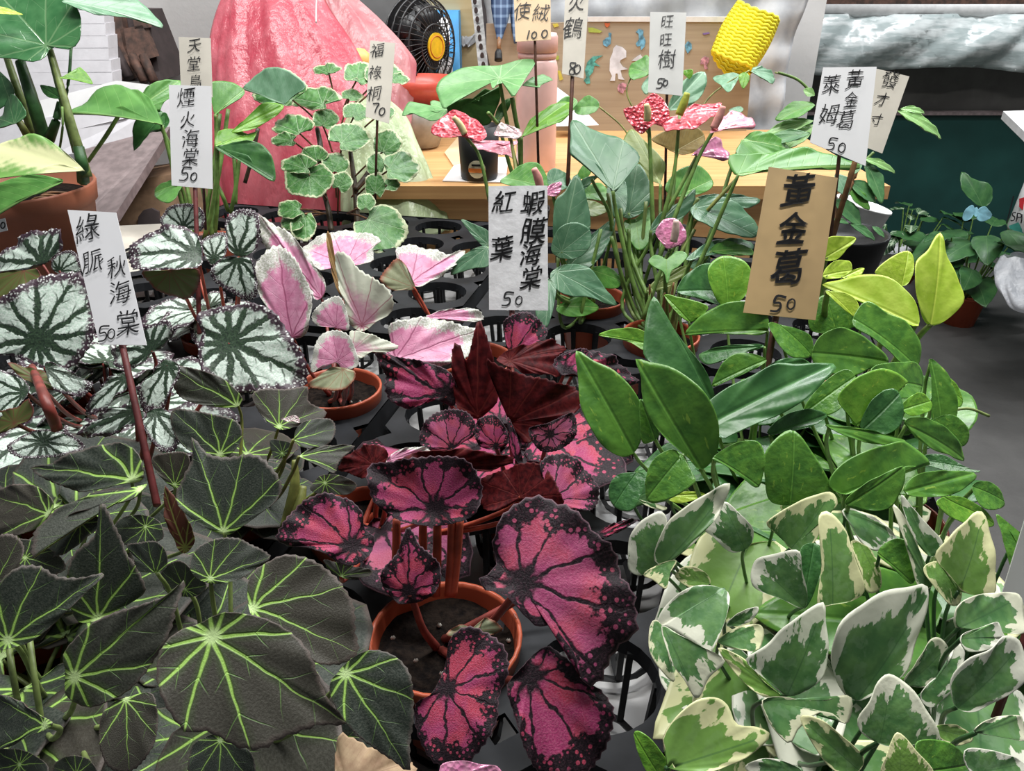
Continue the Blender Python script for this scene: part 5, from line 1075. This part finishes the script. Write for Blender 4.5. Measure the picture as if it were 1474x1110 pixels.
for a in ((445, 310, 85, 45, 440, 330), (510, 330, 45, 24, 470, 335), (345, 305, 70, 48, 330, 340), (205, 290, 62, 24, 215, 310), (310, 400, 45, 26, 300, 415), (150, 410, 112, 48, 190, 440), (330, 470, 60, 40, 320, 490), (440, 470, 55, 40, 430, 480), (200, 500, 56, 44, 190, 530),
          (0, 370, 120, 75, 60, 420), (60, 525, 92, 44, 90, 560), (460, 600, 62, 58, 440, 640), (25, 585, 60, 30, 60, 590), (300, 575, 92, 60, 270, 600), (150, 650, 60, 40, 165, 680), (240, 690, 60, 50, 240, 720), (270, 765, 45, 45, 255, 790), (410, 690, 40, 50, 420, 720), (520, 700, 80, 66, 460, 720),
          (410, 780, 46, 56, 410, 810), (480, 775, 34, 30, 460, 780), (85, 690, 80, 40, 120, 710), (130, 755, 108, 78, 132, 735), (50, 880, 60, 40, 90, 880), (60, 930, 55, 42, 90, 930), (105, 945, 55, 66, 115, 900), (430, 965, 116, 104, 385, 925), (370, 850, 40, 40, 370, 870)): aral(*a)
# ---- D: split-leaf philodendron
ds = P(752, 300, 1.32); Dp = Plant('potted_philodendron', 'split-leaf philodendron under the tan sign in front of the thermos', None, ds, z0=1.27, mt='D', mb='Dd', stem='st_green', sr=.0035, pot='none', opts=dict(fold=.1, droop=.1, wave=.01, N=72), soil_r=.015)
mesh_obj('pot', *lathe([(.001, -.075), (.036, -.075), (.047, -.002), (.047, .002), (.044, .0), (.04, -.012), (.001, -.014)], ds, 28), 'black_plastic', Dp.t)
Dp.leaf('c2', (500, 770), '188,792 240,718 330,758 440,800 398,752 398,718 492,740 502,802 430,864 340,832 260,792', f=-.02, n=(0, -.4, .9), pet=False)
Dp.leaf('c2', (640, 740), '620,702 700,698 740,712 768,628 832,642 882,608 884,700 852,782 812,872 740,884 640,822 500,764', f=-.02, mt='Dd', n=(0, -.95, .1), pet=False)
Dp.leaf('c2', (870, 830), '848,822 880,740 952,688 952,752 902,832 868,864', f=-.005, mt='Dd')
Dp.leaf('c2', (1040, 605), '1048,592 1170,523 1262,545 1182,592 1160,624 1128,592', f=-.01, n=(.2, -.5, .85), pet=False)
Dp.leaf('c2', (880, 555), '440,642 428,590 470,540 560,500 640,480 740,468 860,475 960,450 1060,433 1132,440 1112,492 1062,562 1020,642 970,694 922,592 860,602 830,642 800,562 700,582 640,632 570,692 490,764 458,702', f=.02, n=(0, -.5, .85))
Dp.leaf('d4', (740, 480), '755,445 820,340 960,238 1082,198 1087,290 1000,372 930,392 928,330 862,372 790,445', f=-.03, mt='Kl', n=(0, -.6, .8))
a, b = px('c2', (968, 690)), px('c2', (1020, 1000)); Dp.stem3([P(*a, 1.25), P((a[0] + b[0]) / 2, (a[1] + b[1]) / 2, 1.26), P(*b, 1.28), ds], .0038, 'st_green')
# ---- E: anthuriums
ec = cell(1, 6); GE = 'anthuriums'
EO = dict(fold=.10, droop=.12, wave=.01, N=44)
E1 = Plant('potted_anthurium', 'anthurium with the red waxy flowers under the tall grey-white sign', GE, cell(1, 5), z0=1.03, mt='E', mb='Eo', stem='st_green', sr=.0028, opts=EO, soil_r=.014)
SB = E1.soil
E1.leaf('z3', (330, 580), '210,450 240,398 290,450 342,510 332,562 290,564 248,490', f=-.05, mt='Eo')
E1.leaf('z3', (385, 470), '298,442 350,410 430,393 473,420 462,462 400,488 338,462', f=-.03, mt='Ebz')
E1.leaf('z3', (420, 600), '340,600 380,540 450,520 500,560 480,600 400,620', f=-.06, mt='El')
E1.leaf('z3', (590, 440), '568,492 590,440 630,413 702,425 754,460 680,484', f=-.02, mt='El')
E1.leaf('z3', (440, 640), '413,642 500,610 654,613 592,652', f=-.03)
E1.leaf('z3', (230, 670), '183,602 220,550 260,508 292,560 304,610 282,662 230,688 193,662', f=-.02)
E1.leaf('d5', (300, 260), '220,280 300,250 402,178 414,260 392,402 330,452 268,402', f=-.02, mt='El', mb='E')
E1.leaf('d4', (1370, 845), '1128,608 1250,638 1352,680 1392,800 1372,854 1280,762 1178,662', f=-.03, mt='El')
E1.leaf('d4', (1390, 860), '1350,832 1400,850 1476,800 1480,1000 1400,1034 1348,900', f=-.02)
E1.leaf('z3', (180, 600), '53,358 120,400 190,430 242,470 264,505 222,562 180,604 150,542 100,492 48,487 48,420', f=.02, n=(0, -.65, .75))
E1.leaf('z3', (300, 725), '298,722 330,670 400,630 448,588 432,652 390,692 330,734', f=-.01)
E1.leaf('z3', (575, 550), '543,495 620,490 700,475 800,458 900,468 984,495 900,512 800,527 700,532 620,547 575,554 553,525', f=.04, mt='El', n=(.15, -.45, .88))
E1.leaf('z3', (440, 655), '428,652 490,620 560,633 642,690 645,732 560,738 480,712 438,692', f=.0)
E1.leaf('d5', (680, 520), '638,522 750,430 900,380 1104,368 1098,442 960,402 820,432 700,524', f=.0)
E1.leaf('d5', (800, 470), '798,462 900,400 1100,442 1094,484 900,494', f=-.01, mt='El')
E1.leaf('d5', (660, 570), '658,562 740,510 804,498 782,582 700,594', f=-.02)
E1.leaf('d5', (375, 735), '368,734 450,650 560,590 664,558 600,654 480,724', f=.01, mt='Eo')
E1.leaf('d5', (505, 528), '383,542 430,498 480,508 505,530 560,478 620,478 644,510 590,572 540,602 515,684 490,612 430,582', f=.06, mt='El')
def spathe_at(p, reg, b, out, sp0, sp1, mat, spm, z, n=None, sr=.004, st=None, r1=None):
    bp, ez, L = p.leaf(reg, b, out, n=n, z=z, mt=mat, mb=mat, pet=False, name='spathe', wave=.03, fold=.08, droop=.1)
    if sp0:
        a, c_ = px(reg, sp0), px(reg, sp1); A_, C_ = P(*a, z - .008), P(*c_, z - .02); mesh_obj('spadix', *tube([A_, (A_ + C_) / 2 + np.array((.001, 0, .001)), C_], [sr, sr * 1.05, sr * .7], 9, 10), spm, p.t)
    if st is not None:
        a = px(reg, b); m_, e = px('p', st[0]), px('p', st[1]); p.stem3([P(*a, z + .003), P(*m_, z + .01), P(*e, z + .02)], [.0022, .0024, .003], 'st_green', 'flower_stalk')
simple('spadix_yellow', (.86, .74, .38), .5, var=.08, scale=200); simple('spadix_green', (.48, .52, .07), .5, var=.1, scale=200); simple('spadix_pink', (.82, .36, .32), .5, var=.08, scale=200); simple('spadix_pale', (.80, .58, .52), .5, var=.08, scale=200)
spathe_at(E1, 'z3', (290, 385), '213,345 250,335 280,310 310,291 342,315 357,355 352,402 320,387 292,404 270,422 243,402 223,375', (288, 380), (285, 328), 'Sr', 'spadix_yellow', .98, (0, -.85, .5), .0045, ((935, 200), (940, 330)))
spathe_at(E1, 'z3', (390, 362), '343,387 390,355 440,330 518,316 512,347 470,387 430,407 380,414 346,412', (388, 362), (414, 292), 'Sr', 'spadix_green', .97, (-.1, -.45, .88), .005, ((970, 250), (950, 330)))
spathe_at(E1, 'z3', (495, 412), '486,412 510,380 560,350 612,360 630,390 570,392 530,407 498,420', (497, 405), (527, 334), 'Sp', 'spadix_pink', .96, (0, -.4, .9), .005, ((1000, 240), (945, 380)))
spathe_at(E1, 'z3', (430, 488), '428,490 470,450 510,430 542,460 558,492 520,497 480,474', None, None, 'Sm', 'spadix_pink', 1.0)
spathe_at(E1, 'd5', (540, 450), '433,350 460,290 500,253 570,253 622,310 637,380 602,432 570,405 545,420 520,458 478,422', (553, 405), (570, 265), 'Sm', 'spadix_pale', .93, (0, -.9, .4), .0045, ((955, 380), (925, 460)))
for a, b, z in (((1003, 225), (895, 440), .99), ((1000, 330), (955, 425), .97), ((1060, 258), (990, 340), .96), ((875, 278), (905, 440), 1.0), ((893, 300), (912, 440), 1.0), ((880, 340), (915, 450), .98), ((960, 310), (925, 430), 1.0), ((985, 330), (935, 430), .99), ((1005, 285), (990, 330), .97), ((905, 330), (915, 430), 1.0), ((930, 290), (925, 430), 1.01)):
    E1.stem3([P(*a, z), P((a[0] + b[0]) / 2 - 3, (a[1] + b[1]) / 2, z + .01), P(*b, z + .03), E1.soil + np.array((E1.rs.uniform(-.015, .015), 0, 0))], .0024, E1.rs.choice(['st_green', 'st_olive', 'st_lime']), 'petiole')
for k in range(7): a = 6.28 * k / 7; E1.stem3([E1.soil + np.array((.012 * math.cos(a), .012 * math.sin(a), 0)), E1.soil + np.array((.016 * math.cos(a), .016 * math.sin(a), .04)), E1.soil + np.array((.02 * math.cos(a), .02 * math.sin(a), .075))], [.004, .003, .001], 'st_brown' if k % 2 else 'st_lime', 'sheath')
E2 = Plant('potted_anthurium', 'anthurium with heart-shaped leaves beside the laminated sign', GE, cell(0, 6), z0=1.02, mt='E', mb='Eo', stem='st_green', sr=.0026, opts=EO, soil_r=.014)
E2.leaf('d4', (700, 780), '588,802 650,740 730,680 810,658 882,680 934,760 944,824 760,834', f=-.06, mt='El', pet=False)
E2.leaf('d4', (1180, 760), '1130,760 1190,660 1240,700 1200,770', f=-.06, mt='El', pet=False)
E2.leaf('d4', (960, 800), '920,740 980,700 1080,740 1090,820 1000,860 940,830', f=-.05)
E2.leaf('d4', (1140, 850), '1140,830 1180,770 1290,745 1240,800 1180,850', f=-.03)
E2.leaf('d4', (1200, 990), '1188,930 1280,938 1358,970 1332,1012 1240,1044 1198,1002', f=-.03, mt='Eo')
E2.leaf('d4', (1220, 880), '1160,900 1200,830 1300,800 1360,860 1340,930 1240,920', f=-.05, mt='El')
E2.leaf('d5', (20, 600), '-20,600 60,570 150,588 218,660 180,714 80,718 -20,704', f=-.02, mt='El', mb='E')
E2.leaf('z3', (40, 840), '28,832 90,760 188,678 168,762 120,832 60,864', f=.0)
E2.leaf('z3', (15, 800), '70,543 30,600 -4,642 -6,790 30,814 80,782 108,720 102,640', f=.02, n=(0, -.9, .4))
E2.leaf('z6', (60, 68), '28,62 50,0 100,-22 147,0 148,52 110,88 58,88', f=.03, n=(0, -.9, .4))
E2.leaf('z6', (45, 130), '28,132 80,108 140,118 192,170 238,227 150,208 80,204 38,182', f=.05)
E2.leaf('z6', (50, 235), '45,240 110,205 180,235 130,265 70,265', f=-.02, mt='El')
E2.leaf('z5', (1025, 165), '868,272 920,200 1024,158 1034,242 960,254', f=.0, z=.92)
E2.leaf('z5', (1030, 150), '913,43 970,65 1034,100 1034,172 980,132', f=-.02, z=.95)
E2.leaf('z5', (1290, 310), '1240,300 1312,318 1304,420 1272,492 1230,440', f=.0, z=.88)
spathe_at(E2, 'd4', (690, 510), '378,490 450,508 540,518 620,540 690,498 714,520 672,562 688,634 620,614 540,584 460,572 408,542', None, None, 'Sp', 'spadix_pink', 1.16, (.1, -.5, .85))
spathe_at(E2, 'd4', (335, 462), '98,432 118,380 180,330 250,298 320,308 400,350 452,390 493,450 484,492 440,514 380,484 300,472 230,488 148,462', (340, 455), (260, 335), 'Sr', 'spadix_yellow', 1.13, (-.05, -.6, .78), .005, ((690, 225), (705, 290)))
spathe_at(E2, 'd4', (735, 470), '543,452 570,400 600,373 660,400 722,420 744,460 700,494 640,482 580,472', None, None, 'Sw', 'spadix_pink', 1.14, (0, -.7, .6))
spathe_at(E2, 'd4', (900, 880), '918,832 1024,793 1004,882 940,894', (872, 840), (828, 700), 'Sm', 'spadix_pink', .93, None, .005)
E2.stem3([P(735, 197, 1.145), P(742, 240, 1.14), P(750, 290, 1.12)], .0026, 'st_olive', 'flower_stalk'); E2.stem3([P(608 + 95, 163, 1.13), P(706, 166, 1.14), P(716, 178, 1.15)], .003, 'st_green', 'bud')
for a, b in (((803, 370), (810, 470)), ((865, 330), (835, 460)), ((852, 258), (880, 330))): E2.stem3([P(*a, .98), P(*b, 1.0), E2.soil], .0022, 'st_green', 'petiole')
# ---- N: twiggy plant of the grey sign
ns = P(955, 330, 1.34); Np = Plant('potted_sapling', 'thin-stemmed sapling with small leaves behind the grey three-character sign', None, ns, z0=1.36, mt='B', stem='st_brown', sr=.0016, pot='none', opts=dict(fold=.15, droop=.15, N=36), soil_r=.008)
mesh_obj('pot', *lathe([(.001, -.075), (.036, -.075), (.047, -.002), (.047, .002), (.044, .0), (.04, -.012), (.001, -.014)], ns, 28), 'black_plastic', Np.t)
for reg, b, o, m_ in (('z3', (360, 340), '353,342 385,270 430,235 472,218 477,262 450,312 400,342', 'Bg'), ('z3', (560, 250), '493,240 530,233 577,235 562,272 545,297 520,272', 'Bg'), ('z3', (615, 225), '618,215 660,210 698,225 680,267 650,247', 'Bg'), ('z3', (600, 232), '575,240 600,228 610,250 590,275', 'Kl'),
                      ('z3', (292, 230), '228,207 265,185 293,180 293,232 240,252', 'B'), ('z3', (110, 335), '58,337 100,303 137,325 120,357 72,362', 'B'), ('z3', (10, 385), '-10,345 30,303 67,310 60,342 8,388', 'B'), ('z3', (300, 230), '270,270 300,240 310,260 285,290', 'Bg'), ('z3', (570, 340), '545,345 580,335 590,350 560,362', 'Bg'), ('z3', (420, 250), '395,225 430,220 425,245', 'Kl')): Np.leaf(reg, b, o, mt=m_, pet=False)
for s in ('610,222 540,262 480,310 440,380', '690,228 760,250 805,290', '135,335 210,400 250,470', '357,345 352,420', '240,235 225,300 290,420'):
    q = pts('z3', s); Np.stem3([P(*v, 1.35) for v in q], .0014, 'st_olive', 'twig')
# ---- F: money tree
fs = P(1218, 335, 1.10); Fp = Plant('potted_money_tree', 'money tree with drooping dark leaflets behind the lime pothos', None, fs, z0=1.12, mt='Fm', stem='st_brown', sr=.002, pot='none', opts=dict(fold=.2, droop=.18, wave=.012, N=36), soil_r=.006)
mesh_obj('pot', *lathe([(.001, -.10), (.040, -.10), (.058, -.002), (.058, .002), (.054, .0), (.05, -.012), (.001, -.014)], fs, 28), 'black_plastic', Fp.t)
Fp.stem3([P(1196, 340, 1.1), P(1212, 290, 1.1), P(1232, 240, 1.1), P(1240, 170, 1.12)], [.007, .006, .005, .003], 'st_brown', 'trunk')
for b, t, w, reg, m_ in (((600, 770), (800, 775), 55, 'c4', 'Fl'), ((585, 785), (938, 942), 85, 'c4', 'Fl'), ((340, 40), (592, 118), 60, 'c5', 'Fl'), ((350, 60), (500, 335), 110, 'c5', 'Fm'), ((240, 200), (450, 335), 110, 'c5', 'Fm'), ((230, 250), (398, 390), 90, 'c5', 'El'), ((130, 330), (348, 500), 120, 'c5', 'Fm'), ((250, 505), (448, 602), 60, 'c5', 'Fm'), ((400, 520), (498, 590), 40, 'c5', 'Fm'), ((140, 150), (240, 300), 110, 'c5', 'Bg'),
                         ((120, 470), (250, 490), 36, 'c5', 'Fm'), ((810, 380), (650, 415), 40, 'z3', 'Fl'), ((815, 395), (720, 460), 45, 'z3', 'Fl'), ((815, 330), (690, 365), 50, 'z3', 'El'), ((815, 300), (780, 280), 30, 'z3', 'Fl'), ((800, 420), (640, 440), 40, 'z3', 'Fm'), ((330, 80), (230, 150), 60, 'c5', 'Fm')): Fp.auto(b, t, w, 'lance', reg, mt=m_, pet=False)
for s in ('805,290 760,250 700,228', '1000,480 960,520 930,560'): Fp.stem3([P(*v, 1.11) for v in pts('z3', s)], .002, 'st_green', 'twig')
c = P(1243, 296, 1.28); tag(mesh_obj('white_pot', *lathe([(.001, -.12), (.034, -.10), (.044, .0), (.046, .0), (.045, .004), (.042, .0), (.04, -.02), (.001, -.03)], c, 28, tilt=Matrix.Rotation(.25, 3, 'Y')), 'white_paint'), 'white plastic pot partly hidden by the money tree', 'pot')
# ---- floor plants
def floor_plant(label, xy, mts, cnt, sp, L, W, hh, group='plants on the floor by the green panel'):
    c = np.array((xy[0], xy[1], .0)); p = Plant('potted_plant', label, group, c + np.array((0, 0, .11)), z0=3, mt=mts[0], stem='st_green', sr=.003, pot='none', opts=dict(fold=.15, droop=.2, N=32), soil_r=.03)
    mesh_obj('pot', *lathe([(.001, 0), (.06, 0), (.08, .12), (.083, .12), (.083, .125), (.075, .125), (.07, .11), (.001, .108)], c, 24), 'terracotta_plastic', p.t); p.filler(cnt, sp, hh * .3, hh, L, W, 'ovate', mts); return p
q = P(1318, 372, 3.2); fpl = floor_plant('small white-netted plant on the floor in front of the green panel', (q[0], q[1] + .1), ['Fv', 'Fv', 'Fd'], 26, .15, .10, .06, .28)
q = P(1398, 395, 3.05); fp2 = floor_plant('dark leafy plant with a pale blue ribbon on the floor', (q[0], q[1]), ['Fd'], 34, .20, .16, .11, .30)
fp2.leaf('c5', (1180, 380), '1060,125 1110,170 1150,190 1220,220 1248,280 1235,350 1180,385 1110,350 1060,290 1030,230', z=2.95, mt='Fd', n=(0, -.9, .4), pet=False)
simple('ribbon_blue', (.22, .46, .55), .4)
for s in ('1045,470 1050,410 1100,370 1125,400 1110,450 1075,480', '1140,470 1150,400 1190,380 1230,410 1255,450 1190,485', '1120,400 1145,385 1150,440 1125,450'):
    o, *_ = leaf_core(fp2.t, P(*px('c5', (1130, 420)), 2.9), [P(*v, 2.9) for v in pts('c5', s)], (0, -.9, .4), 'ribbon_blue', 'ribbon_blue', N=24, name='ribbon')
# ---------------------------------------------------------------- price signs
def sign(label, corners, zt, zb, mat, chars, stick, stick_mat='red_stick', sr=.0022, curl=.0, off=-.004):
    TL, TR, BR, BL = corners; A, B = P(*TL, zt), P(*TR, zt); D = P(*BL, zb); n = unit(np.cross(B - A, D - A))
    if np.dot(n, ray(TL)) > 0: n = -n
    C = onplane(BR, A, n); base = P(stick[2], stick[3], stick[4])
    s = thing('price_sign', base, label, 'price sign', 'handwritten price signs on sticks')
    def f(u, v):
        p = (A * (1 - u) + B * u) * (1 - v) + (D * (1 - u) + C * u) * v
        return p - n * (curl * (4 * u * (1 - u) - .6) * .004)
    V, Fc = sheet(f, 8, 10); mesh_obj('card', *slab(V, [q[::-1] for q in Fc], -n * .0007), mat, s, abs(curl) > 0)
    if chars: lettering(chars, A + n * .0004 + n * abs(curl) * .003, n, s, off=off)
    t = P(stick[0], stick[1], (zt + zb) / 2 + .003); top = onplane(((TL[0] + TR[0] + BL[0] + BR[0]) / 4 + (stick[0] - (BL[0] + BR[0]) / 2) * .3, TL[1] + 12), A - n * (sr + .0035), n)
    mesh_obj('stick', *tube([top, top * .5 + .5 * onplane((stick[0], stick[1]), A - n * (sr + .0035), n), onplane((stick[0], stick[1]), A - n * (sr + .0035), n), base], sr, 8, lin=True), stick_mat, s)
    return s
g = lambda p, s: p
sign('small cream sign mostly hidden behind the white fireworks sign', [(257, 53), (303, 55), (306, 140), (261, 138)], 1.04, 1.04, 'card_cream', [('天', 280, 66, 20, 0), ('堂', 279, 91, 20, 0), ('鳥', 281, 117, 20, 0)], (286, 140, 296, 330, 1.25))
sign('white sign for the fireworks begonia reading four characters and 50', [(243, 122), (304, 124), (306, 272), (247, 267)], .93, .93, 'card_pure', [('煙', 268, 140, 27, 0), ('火', 270, 172, 22, 0), ('海', 274, 199, 26, 0), ('棠', 274, 226, 25, 0), ('5', 266, 250, 22, 10), ('0', 279, 254, 15, 8)], (281, 268, 287, 480, .86), sr=.0028)
sign('tilted white sign at the left with five characters and 50', [(97, 302), (167, 306), (211, 497), (143, 496)], .60, .58, 'card_white', [('綠', 126, 328, 38, -8), ('脈', 133, 376, 33, -6), ('秋', 168, 384, 30, -6), ('海', 173, 420, 33, -6), ('棠', 184, 464, 36, -6), ('5', 148, 480, 24, 0), ('0', 160, 480, 18, 0)], (176, 497, 226, 727, .50), sr=.0026)
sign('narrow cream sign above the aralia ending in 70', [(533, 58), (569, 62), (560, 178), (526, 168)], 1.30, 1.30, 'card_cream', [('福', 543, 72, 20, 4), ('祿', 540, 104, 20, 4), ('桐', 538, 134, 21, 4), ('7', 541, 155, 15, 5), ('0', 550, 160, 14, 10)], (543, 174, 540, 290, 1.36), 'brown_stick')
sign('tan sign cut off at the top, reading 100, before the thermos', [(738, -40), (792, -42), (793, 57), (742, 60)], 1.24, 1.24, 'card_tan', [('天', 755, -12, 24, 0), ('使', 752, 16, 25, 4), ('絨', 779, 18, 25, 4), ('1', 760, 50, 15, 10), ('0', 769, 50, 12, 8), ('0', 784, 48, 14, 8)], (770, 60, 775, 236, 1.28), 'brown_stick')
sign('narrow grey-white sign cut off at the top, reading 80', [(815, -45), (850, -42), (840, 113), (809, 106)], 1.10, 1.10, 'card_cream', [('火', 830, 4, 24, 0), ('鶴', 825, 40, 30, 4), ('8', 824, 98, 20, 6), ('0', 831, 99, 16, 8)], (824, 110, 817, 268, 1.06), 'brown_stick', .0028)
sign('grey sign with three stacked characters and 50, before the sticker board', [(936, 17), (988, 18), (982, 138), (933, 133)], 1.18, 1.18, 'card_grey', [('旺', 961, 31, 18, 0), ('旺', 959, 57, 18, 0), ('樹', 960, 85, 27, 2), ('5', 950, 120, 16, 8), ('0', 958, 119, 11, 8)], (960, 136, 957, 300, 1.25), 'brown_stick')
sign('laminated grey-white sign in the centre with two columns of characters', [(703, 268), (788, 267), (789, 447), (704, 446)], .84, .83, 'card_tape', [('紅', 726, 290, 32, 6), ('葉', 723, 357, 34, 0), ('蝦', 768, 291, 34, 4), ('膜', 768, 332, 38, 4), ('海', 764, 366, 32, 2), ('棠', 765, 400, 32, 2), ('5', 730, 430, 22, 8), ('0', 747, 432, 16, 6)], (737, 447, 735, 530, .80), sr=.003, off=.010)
sign('brown cardboard sign in front of the golden pothos', [(1107, 240), (1206, 256), (1174, 461), (1070, 450)], .62, .60, 'card_kraft', [('黃', 1150, 274, 48, 6), ('金', 1142, 328, 44, 6), ('葛', 1134, 384, 50, 6), ('5', 1119, 437, 26, 14), ('0', 1139, 437, 19, 10)], (1117, 455, 1103, 540, .585), 'brown_stick', .0026, off=.020)
sign('beige sign leaning behind the white lime pothos sign', [(1254, 97), (1309, 110), (1270, 221), (1228, 205)], .92, .92, 'card_cream', [('發', 1282, 114, 26, 14), ('才', 1270, 143, 20, 14), ('寸', 1262, 172, 18, 14)], (1236, 215, 1198, 342, .95), 'st_brown', .0035)
sign('white sign at upper right with two columns of characters and 50', [(1185, 97), (1262, 96), (1246, 239), (1166, 205)], .86, .86, 'card_pure', [('黃', 1231, 114, 27, 4), ('金', 1226, 143, 22, 4), ('葛', 1218, 172, 27, 4), ('萊', 1197, 121, 27, 4), ('姆', 1194, 164, 29, 6), ('5', 1197, 207, 20, 12), ('0', 1212, 212, 17, 8)], (1208, 225, 1195, 345, .90), 'brown_stick')
sign('grey-white sign corner cut off by the right edge', [(1478, 740), (1580, 790), (1530, 905), (1443, 853)], .40, .40, 'card_grey', [], (1490, 880, 1432, 1035, .40), 'red_stick')
